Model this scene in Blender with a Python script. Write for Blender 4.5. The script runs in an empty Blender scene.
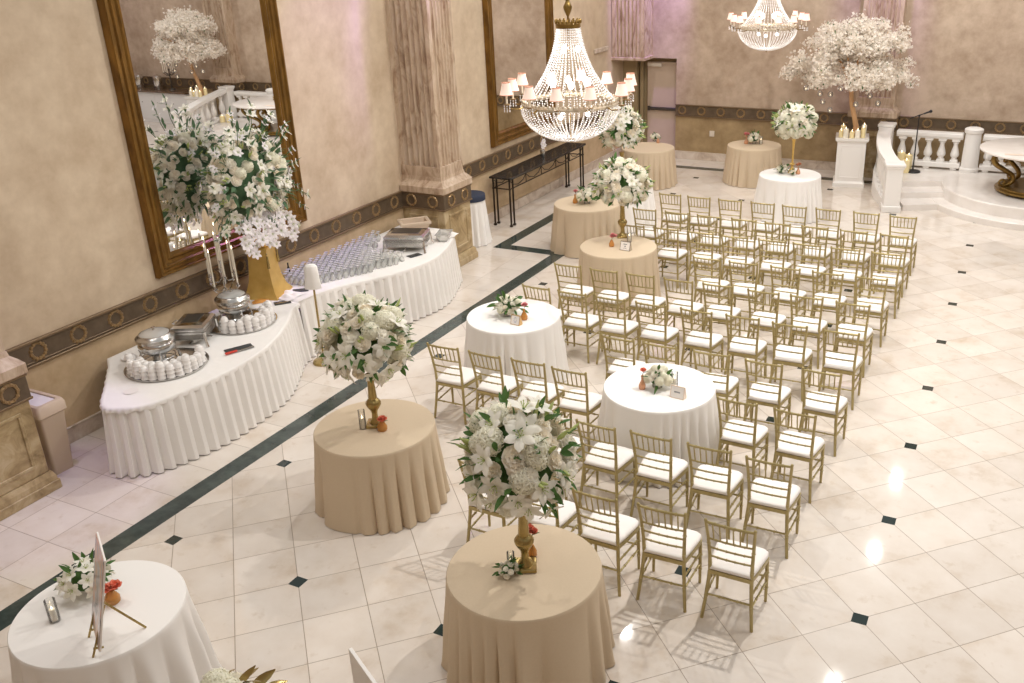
import bpy, math, random
from math import sin, cos, pi, radians, sqrt, atan2, hypot
from mathutils import Vector, Matrix, Euler
R = random.Random(7)
S = bpy.context.scene
COL = S.collection

# ------------------------------------------------------------------ helpers
def lin(r, g, b):
    f = lambda c: (c/255/12.92) if c/255 <= .04045 else ((c/255+.055)/1.055)**2.4
    return (f(r), f(g), f(b), 1)

class MB:
    """collects faces, then links them as one mesh object"""
    def __init__(s): s.v = []; s.f = []; s.m = []; s.mi = 0
    def add(s, vs, fs):
        b = len(s.v); s.v += [tuple(x) for x in vs]
        for q in fs: s.f.append(tuple(b+i for i in q)); s.m.append(s.mi)
    def box(s, c, d, rz=0, bv=0):
        hx, hy, hz = d[0]/2, d[1]/2, d[2]/2
        cr, sr = cos(rz), sin(rz)
        def T(p): return (c[0]+p[0]*cr-p[1]*sr, c[1]+p[0]*sr+p[1]*cr, c[2]+p[2])
        if bv <= 0:
            vs = [T((x*hx, y*hy, z*hz)) for z in (-1, 1) for y in (-1, 1) for x in (-1, 1)]
            s.add(vs, [(0,2,3,1),(4,5,7,6),(0,1,5,4),(2,6,7,3),(0,4,6,2),(1,3,7,5)]); return
        b = min(bv, hx*.9, hy*.9, hz*.9); vs = []; ix = {}
        for x in (-1,1):
            for y in (-1,1):
                for z in (-1,1):
                    for a in range(3):
                        p = [x*(hx-b), y*(hy-b), z*(hz-b)]; p[a] = (x*hx, y*hy, z*hz)[a]
                        ix[(x,y,z,a)] = len(vs); vs.append(T(p))
        fs = []
        for sg in (-1,1):
            q = [(1,1),(1,-1),(-1,-1),(-1,1)]
            if sg < 0: q = q[::-1]
            fs.append([ix[(sg,u,w,0)] for u,w in q][::-1]); fs.append([ix[(u,sg,w,1)] for u,w in q]); fs.append([ix[(u,w,sg,2)] for u,w in q][::-1])
        for u in (-1,1):
            for w in (-1,1):
                fs.append((ix[(u,w,-1,0)],ix[(u,w,1,0)],ix[(u,w,1,1)],ix[(u,w,-1,1)]))
                fs.append((ix[(u,-1,w,0)],ix[(u,1,w,0)],ix[(u,1,w,2)],ix[(u,-1,w,2)]))
                fs.append((ix[(-1,u,w,1)],ix[(1,u,w,1)],ix[(1,u,w,2)],ix[(-1,u,w,2)]))
                for z in (-1,1): fs.append(tuple(ix[(u,w,z,a)] for a in range(3)))
        s.add(vs, fs)
    def tube(s, pts, rad, n=8, cap=True, flat=1.0):
        pts = [Vector(p) for p in pts]
        if not hasattr(rad, '__len__'): rad = [rad]*len(pts)
        vs = []; up = None
        for i, p in enumerate(pts):
            t = (pts[min(i+1, len(pts)-1)]-pts[max(i-1, 0)]).normalized()
            if up is None:
                up = t.orthogonal().normalized() if abs(t.z) > .9 else Vector((0,0,1))
            a = (up-t*up.dot(t)).normalized(); b = t.cross(a); up = a
            for k in range(n):
                th = 2*pi*k/n; vs.append(p+(a*cos(th)*flat+b*sin(th))*rad[i])
        fs = [(i*n+k, i*n+(k+1) % n, (i+1)*n+(k+1) % n, (i+1)*n+k) for i in range(len(pts)-1) for k in range(n)]
        if cap:
            fs.append(tuple(range(n))[::-1]); fs.append(tuple((len(pts)-1)*n+k for k in range(n)))
        s.add(vs, fs)
    def lathe(s, prof, n=16, at=(0,0,0), cap=True):
        vs = []; m = len(prof)
        for r, z in prof:
            for k in range(n): vs.append((at[0]+r*cos(2*pi*k/n), at[1]+r*sin(2*pi*k/n), at[2]+z))
        fs = [(i*n+k, i*n+(k+1) % n, (i+1)*n+(k+1) % n, (i+1)*n+k) for i in range(m-1) for k in range(n)]
        if cap:
            if prof[0][0] > 1e-5: fs.append(tuple(range(n))[::-1])
            if prof[-1][0] > 1e-5: fs.append(tuple((m-1)*n+k for k in range(n)))
        s.add(vs, fs)
    def ball(s, c, r, n=10, m=6, sc=(1,1,1)):
        prof = [(r*max(sin(pi*i/m), 1e-4), -r*cos(pi*i/m)) for i in range(m+1)]
        vs = [(c[0]+a*cos(2*pi*k/n)*sc[0], c[1]+a*sin(2*pi*k/n)*sc[1], c[2]+z*sc[2]) for a, z in prof for k in range(n)]
        s.add(vs, [(i*n+k, i*n+(k+1) % n, (i+1)*n+(k+1) % n, (i+1)*n+k) for i in range(m) for k in range(n)])
    def octa(s, c, r, h=None):
        h = h or r; x, y, z = c
        s.add([(x+r,y,z),(x,y+r,z),(x-r,y,z),(x,y-r,z),(x,y,z+h),(x,y,z-h)], [(0,1,4),(1,2,4),(2,3,4),(3,0,4),(1,0,5),(2,1,5),(3,2,5),(0,3,5)])
    def prism(s, poly, z0, z1):
        n = len(poly)
        s.add([(x,y,z0) for x,y in poly]+[(x,y,z1) for x,y in poly],
              [tuple(range(n))[::-1], tuple(range(n,2*n))]+[(i,(i+1) % n,n+(i+1) % n,n+i) for i in range(n)])
    def loft(s, rings, cap=True):
        n = len(rings[0]); vs = [p for r in rings for p in r]
        fs = [(i*n+k, i*n+(k+1) % n, (i+1)*n+(k+1) % n, (i+1)*n+k) for i in range(len(rings)-1) for k in range(n)]
        if cap: fs += [tuple(range(n))[::-1], tuple((len(rings)-1)*n+k for k in range(n))]
        s.add(vs, fs)
    def torus(s, c, R0, r, axis='z', n=16, m=6):
        vs = []
        for i in range(n):
            for k in range(m):
                a, b = 2*pi*i/n, 2*pi*k/m; q = R0+r*cos(b)
                p = (q*cos(a), q*sin(a), r*sin(b))
                if axis == 'x': p = (p[2], p[0], p[1])
                if axis == 'y': p = (p[0], p[2], p[1])
                vs.append((c[0]+p[0], c[1]+p[1], c[2]+p[2]))
        s.add(vs, [(i*m+k, ((i+1) % n)*m+k, ((i+1) % n)*m+(k+1) % m, i*m+(k+1) % m) for i in range(n) for k in range(m)])
    def merge(s, o, M):
        s_mi = s.mi; b = len(s.v)
        s.v += [tuple(M @ Vector(p)) for p in o.v]
        for q, mm in zip(o.f, o.m): s.f.append(tuple(b+i for i in q)); s.m.append(mm)
    def build(s, name, mats, parent=None, loc=None, rz=0, smooth=40):
        me = bpy.data.meshes.new(name); me.from_pydata(s.v, [], s.f)
        for m in (mats if isinstance(mats, (list, tuple)) else [mats]): me.materials.append(m)
        me.polygons.foreach_set('material_index', s.m)
        if smooth:
            me.polygons.foreach_set('use_smooth', [True]*len(s.f)); me.update()
            if smooth < 179: me.set_sharp_from_angle(angle=radians(smooth))
        me.update()
        o = bpy.data.objects.new(name, me); COL.objects.link(o)
        if parent: o.parent = parent
        if loc: o.location = loc
        if rz: o.rotation_euler.z = rz
        return o

def tag(o, label=None, cat=None, group=None, kind=None):
    if label: o['label'] = label
    if cat: o['category'] = cat
    if group: o['group'] = group
    if kind: o['kind'] = kind
    return o
def thing(name, label, cat, loc=(0,0,0), rz=0, group=None):
    o = bpy.data.objects.new(name, None); COL.objects.link(o); o.empty_display_size = .1
    o.location = loc; o.rotation_euler.z = rz
    return tag(o, label, cat, group)
KIDS = {}
def dup(o, loc=None, rz=None, label=None, group=None, parent=None, scale=None):
    c = o.copy(); COL.objects.link(c)
    if parent: c.parent = parent
    if loc is not None: c.location = loc
    if rz is not None: c.rotation_euler = (0, 0, rz)
    if scale: c.scale = (scale,)*3
    if label: c['label'] = label
    if group: c['group'] = group
    if o.name not in KIDS: KIDS[o.name] = list(o.children)
    for k in KIDS[o.name]: dup(k, parent=c)
    return c
def mirror_pts(pts, xc): return [(2*xc-p[0],)+tuple(p[1:]) for p in pts]

# ------------------------------------------------------------------ materials
def mat(name, col, rough=.5, metal=0, noise=0, nscale=8, col2=None, bump=0, bscale=40, spec=None, emit=None, estr=0, trans=0, ior=1.45, alpha=1, sheen=0, sss=0, stretch=None, detail=4, gen=False, coat=0):
    m = bpy.data.materials.new(name); m.use_nodes = True
    nt = m.node_tree; N = nt.nodes; L = nt.links; b = N['Principled BSDF']
    b.inputs['Base Color'].default_value = col; b.inputs['Roughness'].default_value = rough; b.inputs['Metallic'].default_value = metal
    if spec is not None: b.inputs['Specular IOR Level'].default_value = spec
    if emit: b.inputs['Emission Color'].default_value = emit; b.inputs['Emission Strength'].default_value = estr
    if trans: b.inputs['Transmission Weight'].default_value = trans; b.inputs['IOR'].default_value = ior
    if alpha < 1: b.inputs['Alpha'].default_value = alpha
    if sheen: b.inputs['Sheen Weight'].default_value = sheen
    if coat: b.inputs['Coat Weight'].default_value = coat
    tc = N.new('ShaderNodeTexCoord'); vec = tc.outputs['Object']
    if stretch:
        mp = N.new('ShaderNodeMapping'); mp.inputs['Scale'].default_value = stretch; L.new(vec, mp.inputs['Vector']); vec = mp.outputs['Vector']
    if col2:
        nz = N.new('ShaderNodeTexNoise'); nz.inputs['Scale'].default_value = nscale; nz.inputs['Detail'].default_value = detail; nz.inputs['Roughness'].default_value = .6
        L.new(vec, nz.inputs['Vector'])
        rp = N.new('ShaderNodeValToRGB'); rp.color_ramp.elements[0].position = .5-.5*(noise or .4); rp.color_ramp.elements[1].position = .5+.5*(noise or .4)
        rp.color_ramp.elements[0].color = col; rp.color_ramp.elements[1].color = col2
        L.new(nz.outputs['Fac'], rp.inputs['Fac']); L.new(rp.outputs['Color'], b.inputs['Base Color'])
    if bump:
        n2 = N.new('ShaderNodeTexNoise'); n2.inputs['Scale'].default_value = bscale; L.new(vec, n2.inputs['Vector'])
        bp = N.new('ShaderNodeBump'); bp.inputs['Strength'].default_value = bump; bp.inputs['Distance'].default_value = .01
        L.new(n2.outputs['Fac'], bp.inputs['Height']); L.new(bp.outputs['Normal'], b.inputs['Normal'])
    return m

class NG:
    """small node-graph builder for math"""
    def __init__(s, m): s.nt = m.node_tree; s.N = s.nt.nodes; s.L = s.nt.links
    def math(s, op, a, b=None, c=None):
        n = s.N.new('ShaderNodeMath'); n.operation = op
        for i, x in enumerate((a, b, c)):
            if x is None: continue
            if isinstance(x, (int, float)): n.inputs[i].default_value = x
            else: s.L.new(x, n.inputs[i])
        return n.outputs[0]
    def mix(s, fac, a, b):
        n = s.N.new('ShaderNodeMix'); n.data_type = 'RGBA'
        for sock, x in ((n.inputs['Factor'], fac), (n.inputs['A'], a), (n.inputs['B'], b)):
            pass
        ins = [i for i in n.inputs if i.enabled]
        for sock, x in zip(ins, (fac, a, b)):
            if isinstance(x, (int, float)): sock.default_value = x
            elif isinstance(x, tuple): sock.default_value = x
            else: s.L.new(x, sock)
        return [o for o in n.outputs if o.enabled][0]
    def noise(s, vec, scale, detail=4, rough=.55):
        n = s.N.new('ShaderNodeTexNoise'); n.inputs['Scale'].default_value = scale; n.inputs['Detail'].default_value = detail; n.inputs['Roughness'].default_value = rough
        if vec is not None: s.L.new(vec, n.inputs['Vector'])
        return n.outputs['Fac']
    def ramp(s, f, stops):
        n = s.N.new('ShaderNodeValToRGB'); e = n.color_ramp.elements
        while len(e) < len(stops): e.new(.5)
        for q, (p, c) in zip(e, stops): q.position = p; q.color = c
        s.L.new(f, n.inputs['Fac']); return n.outputs['Color']

TD = 1.437; TS = TD/(2*sqrt(2)); LINE_X = -6.165
def floor_material():
    m = bpy.data.materials.new('polished_travertine'); m.use_nodes = True
    g = NG(m); N = g.N; L = g.L; b = N['Principled BSDF']
    geo = N.new('ShaderNodeTexCoord'); sp = N.new('ShaderNodeSeparateXYZ'); L.new(geo.outputs['Object'], sp.inputs[0])
    x, y = sp.outputs[0], sp.outputs[1]
    k = 1/(TS*sqrt(2))
    u1 = g.math('MULTIPLY', g.math('ADD', x, y), k); v1 = g.math('MULTIPLY', g.math('SUBTRACT', y, x), k)
    u2 = g.math('MULTIPLY', g.math('ADD', x, 6.78), 1/.535); v2 = g.math('MULTIPLY', g.math('ADD', y, 1.42), 1/.505)
    strip = g.math('LESS_THAN', x, LINE_X)
    u = g.math('ADD', g.math('MULTIPLY', u2, strip), g.math('MULTIPLY', u1, g.math('SUBTRACT', 1, strip)))
    v = g.math('ADD', g.math('MULTIPLY', v2, strip), g.math('MULTIPLY', v1, g.math('SUBTRACT', 1, strip)))
    def edge(t): return g.math('ABSOLUTE', g.math('SUBTRACT', g.math('FRACT', g.math('ADD', t, .5)), .5))
    grout = g.math('LESS_THAN', g.math('MINIMUM', edge(u), edge(v)), .0065)
    dx = g.math('ABSOLUTE', g.math('SUBTRACT', g.math('FRACT', g.math('ADD', g.math('DIVIDE', x, TD), .5)), .5))
    dy = g.math('ABSOLUTE', g.math('SUBTRACT', g.math('FRACT', g.math('ADD', g.math('DIVIDE', y, TD), .5)), .5))
    dot = g.math('LESS_THAN', g.math('MAXIMUM', dx, dy), .0405)
    ok = g.math('MULTIPLY', g.math('GREATER_THAN', x, -6.0), g.math('LESS_THAN', y, 13.6))
    dot = g.math('MULTIPLY', dot, ok)
    cb = N.new('ShaderNodeCombineXYZ'); L.new(g.math('FLOOR', u), cb.inputs[0]); L.new(g.math('FLOOR', v), cb.inputs[1]); L.new(strip, cb.inputs[2])
    wn = N.new('ShaderNodeTexWhiteNoise'); wn.noise_dimensions = '3D'; L.new(cb.outputs[0], wn.inputs['Vector'])
    off = N.new('ShaderNodeVectorMath'); off.operation = 'MULTIPLY_ADD'
    L.new(wn.outputs['Color'], off.inputs[0]); off.inputs[1].default_value = (40,40,40); L.new(geo.outputs['Object'], off.inputs[2])
    n1 = g.noise(off.outputs[0], 2.2, 6, .62); n2 = g.noise(off.outputs[0], 7.0, 5, .6)
    base = g.ramp(n1, [(.30, lin(228,219,209)), (.55, lin(221,210,198)), (.74, lin(206,190,172))])
    vein = g.ramp(n2, [(.60, (0,0,0,1)), (.76, (1,1,1,1))])
    base = g.mix(g.math('MULTIPLY', vein, .5), base, lin(192,172,148))
    tone = g.math('MULTIPLY_ADD', wn.outputs['Value'], .10, .95)
    hsv = N.new('ShaderNodeHueSaturation'); L.new(base, hsv.inputs['Color']); L.new(tone, hsv.inputs['Value'])
    c = g.mix(grout, hsv.outputs[0], lin(158,142,126))
    c = g.mix(dot, c, lin(40,52,50))
    L.new(c, b.inputs['Base Color'])
    L.new(g.math('ADD', g.math('MULTIPLY', g.math('MULTIPLY', grout, g.math('SUBTRACT', 1, dot)), .3), .045), b.inputs['Roughness'])
    b.inputs['Specular IOR Level'].default_value = .5
    return m

def wall_material(name, upper, upper2, lower, lower2, split=1.1):
    m = bpy.data.materials.new(name); m.use_nodes = True
    g = NG(m); N = g.N; L = g.L; b = N['Principled BSDF']
    tc = N.new('ShaderNodeTexCoord'); sp = N.new('ShaderNodeSeparateXYZ'); L.new(tc.outputs['Object'], sp.inputs[0])
    n1 = g.noise(tc.outputs['Object'], 1.1, 6, .66); n2 = g.noise(tc.outputs['Object'], 5, 5, .6)
    nn = g.math('ADD', g.math('MULTIPLY', n1, .65), g.math('MULTIPLY', n2, .35))
    up = g.ramp(nn, [(.37, upper), (.62, upper2)]); lo = g.ramp(nn, [(.37, lower), (.62, lower2)])
    c = g.mix(g.math('GREATER_THAN', sp.outputs[2], split), lo, up)
    L.new(c, b.inputs['Base Color']); b.inputs['Roughness'].default_value = .55
    return m

def marble(name, a, b_, c_, scale=2.2, rough=.3, stretch=(1,1,1)):
    m = bpy.data.materials.new(name); m.use_nodes = True
    g = NG(m); N = g.N; L = g.L; b = N['Principled BSDF']
    tc = N.new('ShaderNodeTexCoord'); mp = N.new('ShaderNodeMapping'); mp.inputs['Scale'].default_value = stretch; L.new(tc.outputs['Object'], mp.inputs['Vector'])
    n0 = g.N.new('ShaderNodeTexNoise'); n0.inputs['Scale'].default_value = scale; n0.inputs['Detail'].default_value = 8; n0.inputs['Roughness'].default_value = .65
    n0.inputs['Distortion'].default_value = 1.2
    L.new(mp.outputs['Vector'], n0.inputs['Vector'])
    L.new(g.ramp(n0.outputs['Fac'], [(.32, a), (.5, b_), (.68, c_)]), b.inputs['Base Color']); b.inputs['Roughness'].default_value = rough
    return m

M = {}
M['floor'] = floor_material()
M['inlay'] = mat('dark_green_marble', lin(46,57,55), .12, col2=lin(70,82,78), noise=.3, nscale=6)
M['wall'] = wall_material('mottled_plaster', lin(190,168,141), lin(216,197,171), lin(178,152,117), lin(208,183,149))
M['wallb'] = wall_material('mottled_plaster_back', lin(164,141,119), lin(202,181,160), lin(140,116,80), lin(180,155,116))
M['dado'] = mat('bronze_frieze', lin(92,78,62), .4, .25, col2=lin(112,95,76), noise=.4, nscale=9)
M['dadoedge'] = mat('bronze_edge', lin(128,106,80), .35, .4)
M['bronze'] = mat('aged_bronze', lin(178,148,106), .35, .5, col2=lin(128,104,72), noise=.5, nscale=30)
M['base'] = marble('pale_baseboard_stone', lin(176,156,138), lin(208,192,176), lin(224,212,198), 3)
M['pillar'] = marble('streaked_marble', lin(146,118,94), lin(190,167,143), lin(208,189,168), 7, .4, (1,1,.3))
M['pillarb'] = marble('golden_marble', lin(128,106,72), lin(174,151,113), lin(198,179,146), 3.2, .3)
M['frame'] = mat('antique_gold_frame', lin(156,116,54), .28, .55, col2=lin(84,58,24), noise=.6, nscale=9, stretch=(1,1,.35))
M['mirror'] = mat('mirror_glass', (.92,.92,.92,1), .01, 1)
M['chairgold'] = mat('gold_lacquer', lin(184,168,118), .34, .4, col2=lin(166,149,98), noise=.5, nscale=14)
M['cushion'] = mat('white_cushion', lin(240,234,228), .75, bump=.05)
M['tan'] = mat('tan_linen', lin(208,189,162), .85, col2=lin(204,184,156), noise=.5, nscale=70)
M['white'] = mat('white_linen', lin(242,238,233), .85)
M['rumpled'] = mat('rumpled_white_linen', lin(242,238,233), .85, bump=.9, bscale=5)
M['skirt'] = mat('satin_white_skirt', lin(240,236,231), .55)
M['vase'] = mat('gold_vase', lin(180,158,102), .25, .7, col2=lin(158,134,80), noise=.4, nscale=12)
M['goldfoil'] = mat('gold_foil', lin(232,196,116), .3, .5, col2=lin(214,174,92), noise=.5, nscale=7)
def soft(name, col, col2=None, k=.35, nscale=12, rough=.65):
    """thin petals and leaves let some light through"""
    m = mat(name, col, rough, col2=col2, noise=.6, nscale=nscale); nt = m.node_tree; N = nt.nodes; b = N['Principled BSDF']; b.inputs['Specular IOR Level'].default_value = .25
    t = N.new('ShaderNodeBsdfTranslucent'); t.inputs['Color'].default_value = col; x = N.new('ShaderNodeMixShader'); x.inputs[0].default_value = k
    nt.links.new(b.outputs[0], x.inputs[1]); nt.links.new(t.outputs[0], x.inputs[2]); nt.links.new(x.outputs[0], N['Material Output'].inputs['Surface']); return m
M['petal'] = soft('white_petal', lin(255,251,240))
M['cream'] = soft('cream_petal', lin(255,246,228), lin(255,251,240))
M['hyd'] = soft('hydrangea_petal', lin(252,249,232))
M['leaf'] = soft('green_leaf', lin(92,124,62), lin(44,82,44), .2, 9)
M['bud'] = soft('lily_bud', lin(164,184,98), lin(208,212,150), .2, 18)
M['blue_leaf'] = soft('dusty_leaf', lin(112,138,104), lin(52,92,62), .2, 9)
M['blossom'] = soft('cherry_blossom', lin(252,247,240), lin(246,236,222), .4, 4)
M['orchid'] = soft('white_orchid', lin(252,249,249), lin(250,240,244))
M['bark'] = mat('pale_bark', lin(214,172,126), .6, col2=lin(180,136,94), noise=.6, nscale=14, stretch=(1,1,.2))
M['silver'] = mat('polished_silver', lin(222,220,217), .16, 1)
M['silver_d'] = mat('brushed_steel', lin(196,193,188), .26, 1)
M['black'] = mat('black_plastic', lin(26,26,28), .4)
M['iron'] = mat('wrought_iron', lin(44,38,32), .35, .5, col2=lin(70,58,44), noise=.5, nscale=16)
M['blackstone'] = mat('black_granite', lin(24,23,23), .15, col2=lin(46,43,42), noise=.4, nscale=30)
M['china'] = mat('white_china', lin(240,236,232), .25)
def thin_glass(name, tint, ior=1.45, extra=.06):
    m = bpy.data.materials.new(name); m.use_nodes = True; g = NG(m); N = g.N; L = g.L
    fr = N.new('ShaderNodeFresnel'); fr.inputs['IOR'].default_value = ior
    tr = N.new('ShaderNodeBsdfTransparent'); tr.inputs['Color'].default_value = tint
    gl = N.new('ShaderNodeBsdfGlossy'); gl.inputs['Roughness'].default_value = .06
    df = N.new('ShaderNodeBsdfDiffuse'); df.inputs['Color'].default_value = (.95,.94,.90,1)
    m1 = N.new('ShaderNodeMixShader'); L.new(g.math('MINIMUM', g.math('MULTIPLY_ADD', fr.outputs[0], 1.3, .04), 1.0), m1.inputs[0]); L.new(tr.outputs[0], m1.inputs[1]); L.new(gl.outputs[0], m1.inputs[2])
    m2 = N.new('ShaderNodeMixShader'); m2.inputs[0].default_value = extra; L.new(m1.outputs[0], m2.inputs[1]); L.new(df.outputs[0], m2.inputs[2])
    L.new(m2.outputs[0], N['Material Output'].inputs['Surface']); return m
M['glass'] = thin_glass('clear_glass', (.985,.99,.988,1), 1.33, .08)
M['lidglass'] = mat('frosted_lid_glass', lin(206,204,200), .18, .35)
M['stemware'] = thin_glass('stemware_glass', (.95,.965,.96,1), 1.4, .34)
M['crystal'] = mat('cut_crystal', lin(253,251,250), .1, spec=.9)
M['candle'] = mat('ivory_wax', lin(246,238,220), .5)
M['candley'] = mat('cream_wax', lin(240,222,170), .5)
M['flame'] = mat('candle_flame', (1,.8,.5,1), .5, emit=(1,.82,.55,1), estr=6)
M['shade'] = mat('lamp_shade_fabric', lin(244,224,211), .7, emit=lin(255,220,200), estr=.34)
M['ringm'] = mat('champagne_metal', lin(222,212,194), .3, .3, col2=lin(176,156,124), noise=.6, nscale=26)
M['bulb'] = mat('lamp_bulb', (1,1,1,1), .4, emit=(1,.93,.85,1), estr=9)
M['shadetrim'] = mat('shade_trim', lin(196,140,112), .6)
M['binp'] = mat('beige_plastic', lin(206,186,163), .5)
M['bag'] = mat('bin_liner', lin(226,220,222), .45)
M['navy'] = mat('navy_linen', lin(46,54,74), .75)
M['paint'] = mat('white_painted_plaster', lin(238,234,229), .45)
M['stage'] = mat('white_marble', lin(238,232,226), .25, col2=lin(226,218,210), noise=.4, nscale=3)
M['gilt'] = mat('gilded_metal', lin(160,130,70), .3, .7, col2=lin(112,86,42), noise=.5, nscale=12)
M['orange'] = mat('orange_petal', lin(236,132,104), .6)
M['pink'] = mat('pink_petal', lin(228,150,150), .6)
M['peach'] = mat('peach_glass', lin(236,176,136), .2, trans=.4)
M['amber'] = mat('amber_glass', lin(226,160,86), .12, trans=.4)
M['kraft'] = mat('gold_card', lin(206,168,112), .35, .4)
M['card'] = mat('white_card', lin(240,234,228), .6)
M['blush'] = mat('blush_card', lin(232,212,194), .5)
M['ink'] = mat('dark_ink', lin(70,72,84), .6)
M['blueink'] = mat('blue_ink', lin(140,150,186), .6)
M['red'] = mat('red_handle', lin(206,58,40), .35)
M['napkin'] = mat('black_card', lin(58,60,60), .6)
M['ochre'] = mat('ochre_napkin', lin(222,160,82), .7)
M['door'] = mat('taupe_door', lin(200,180,160), .45, col2=lin(188,167,147), noise=.5, nscale=2)
M['recess'] = mat('olive_paint', lin(170,150,116), .55, col2=lin(154,134,100), noise=.5, nscale=2)  # plain olive paint of the door recess, mottled at random
M['steel'] = mat('dark_steel', lin(92,88,82), .35, .7)
M['sign'] = None
M['counter'] = mat('dark_marble_counter', lin(84,66,50), .2, col2=lin(124,100,78), noise=.5, nscale=6)
M['cabinet'] = mat('white_cabinet', lin(232,230,228), .45)
M['plate'] = mat('switch_plate', lin(222,210,194), .4)
M['clearplastic'] = thin_glass('clear_plastic', (.9,.89,.87,1), 1.5, .25)

def sign_material():
    m = bpy.data.materials.new('printed_portrait_blur'); m.use_nodes = True
    g = NG(m); N = g.N; L = g.L; b = N['Principled BSDF']
    tc = N.new('ShaderNodeTexCoord')
    n1 = g.noise(tc.outputs['Object'], 5.5, 3, .5)
    L.new(g.ramp(n1, [(.3, lin(120,112,116)), (.45, lin(196,186,190)), (.56, lin(226,172,150)), (.68, lin(168,160,168))]), b.inputs['Base Color'])
    b.inputs['Roughness'].default_value = .15
    return m
M['sign'] = sign_material()

# ------------------------------------------------------------------ room shell
XL, YB, XR, YF, HC = -8.2, 14.6, 9.96, -7.6, 6.6
XC = .88
def structure(o): o['kind'] = 'structure'; return o
b = MB(); b.box(((XL+XR)/2, (YB+YF)/2, -.05), (XR-XL+.4, YB-YF+.4, .1)); structure(b.build('floor', M['floor'], smooth=0))
b = MB(); b.box((XL-.1, (YB+YF)/2+.2, HC/2), (.2, YB-YF+.4, HC)); structure(b.build('wall_left', M['wall'], smooth=0))
# back wall with a door recess
DX0, DX1, DZ = -8.2, -6.84, 2.27
b = MB()
b.box(((DX1+XR+.2)/2, YB+.15, HC/2), (XR+.2-DX1, .3, HC)); b.box(((DX0+DX1)/2, YB+.15, (DZ+HC)/2), (DX1-DX0, .3, HC-DZ))
structure(b.build('wall_back', M['wallb'], smooth=0))
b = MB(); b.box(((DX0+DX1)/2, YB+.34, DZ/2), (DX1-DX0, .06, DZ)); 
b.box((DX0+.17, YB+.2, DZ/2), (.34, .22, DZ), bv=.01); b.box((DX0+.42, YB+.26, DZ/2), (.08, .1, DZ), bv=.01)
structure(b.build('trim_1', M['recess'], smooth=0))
b = MB(); b.box((XR+.1, (YB+YF)/2, HC/2), (.2, YB-YF, HC)); structure(b.build('wall_right', M['wallb'], smooth=0))
b = MB(); b.box(((XL+XR)/2, YF-.1, HC/2), (XR-XL+.4, .2, HC)); structure(b.build('wall_front_unseen', M['wallb'], smooth=0))  # unseen wall behind the camera, added to block ambient light from the front
d = thing('door_1', 'taupe emergency exit door with a push bar in the back corner recess', 'door', (-7.24, YB+.24, 0)); d['kind'] = 'structure'
b = MB(); b.box((0,0,1.08), (.78,.05,2.16), bv=.006); b.build('door_leaf', M['door'], d, smooth=0)
b = MB(); b.box((-.0,-.06,1.1), (.72,.05,.07), bv=.012); b.box((.36,-.06,1.1), (.06,.07,.12), bv=.01); b.box((-.34,-.06,1.1), (.05,.06,.1), bv=.01); b.build('push_bar', M['steel'], d)
b = MB(); b.box((-.2,-.06,2.1), (.34,.07,.09), bv=.01); b.build('door_closer', M['plate'], d)
b = MB(); b.box((.36,-.04,1.36), (.03,.03,.07), bv=.006); b.build('latch', M['black'], d)

# border inlay
def strip(name, pts, w):
    b = MB(); n = len(pts); L_, R_ = [], []
    for i, p in enumerate(pts):
        p = Vector(p); a = Vector(pts[max(i-1,0)]); c = Vector(pts[min(i+1,n-1)])
        d1 = (p-a).normalized() if i else (c-p).normalized(); d2 = (c-p).normalized() if i < n-1 else d1
        n1 = Vector((-d1.y,d1.x)); n2 = Vector((-d2.y,d2.x)); mm = (n1+n2).normalized(); k = w/2/max(mm.dot(n1),.3)
        L_.append(p+mm*k); R_.append(p-mm*k)
    vs = [(q.x,q.y,.0015) for q in L_]+[(q.x,q.y,.0015) for q in R_]
    vs += [(x,y,-.004) for x,y,z in vs]
    m = 2*n; fs = []
    for i in range(n-1):
        fs.append((n+i,n+i+1,i+1,i)); fs.append((i,i+1,m+i+1,m+i)); fs.append((n+i+1,n+i,m+n+i,m+n+i+1))
    b.add(vs, fs)
    return structure(b.build(name, M['inlay'], smooth=0))
strip('trim_2', [(LINE_X,YF),(LINE_X,7.16),(-7.28,7.16),(-7.28,13.8),(-2.2,13.8)], .225)

# dado frieze + baseboards
def dado(name, p0, p1, nrm, ends=(0,0), first=None, step=.473):
    """frieze along a wall from p0 to p1 (2-D), projecting along nrm; wreaths are children"""
    p0, p1, nrm = Vector(p0), Vector(p1), Vector(nrm); d = (p1-p0); Ln = d.length; d.normalize(); ang = atan2(d.y, d.x)
    c = (p0+p1)/2
    def bx(b, z0, z1, dep): q = c+nrm*dep/2; b.box((q.x,q.y,(z0+z1)/2), (Ln,dep,z1-z0), ang, bv=.004)
    b = MB(); bx(b, 1.012, 1.248, .022); b.mi = 1; bx(b, .985, 1.012, .04); bx(b, 1.236, 1.262, .045); bx(b, 1.03, 1.037, .027)
    o = structure(b.build(name, [M['dado'], M['dadoedge']], smooth=0))
    s = first if first is not None else step/2
    while s < Ln-.05:
        q = p0+d*s+nrm*.022
        w = MB()
        for k in range(14):
            a = 2*pi*(k+.5)/14; 
            if abs(a-pi/2) < .3: continue
            w.ball((.083*cos(a), 0, .083*sin(a)), .021, 6, 4, (1.15,.9,1.15))
        w.torus((0,0,0), .083, .014, 'y', 18, 5)
        w.box((0,.004,.083), (.05,.02,.03), bv=.005)
        w.tube([(-.015,.004,-.08),(-.05,.004,-.105)], .009, 5); w.tube([(.015,.004,-.08),(.05,.004,-.105)], .009, 5)
        w.build('wreath', M['bronze'], o, (q.x, q.y, 1.13), ang)
        s += step
    return o
PIL = [(-2.02,-1.24), (5.68,6.46)]        # pillars along the left wall (y ranges)
dado('trim_3', (XL,-1.24), (XL,5.68), (1,0), first=.553)
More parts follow.
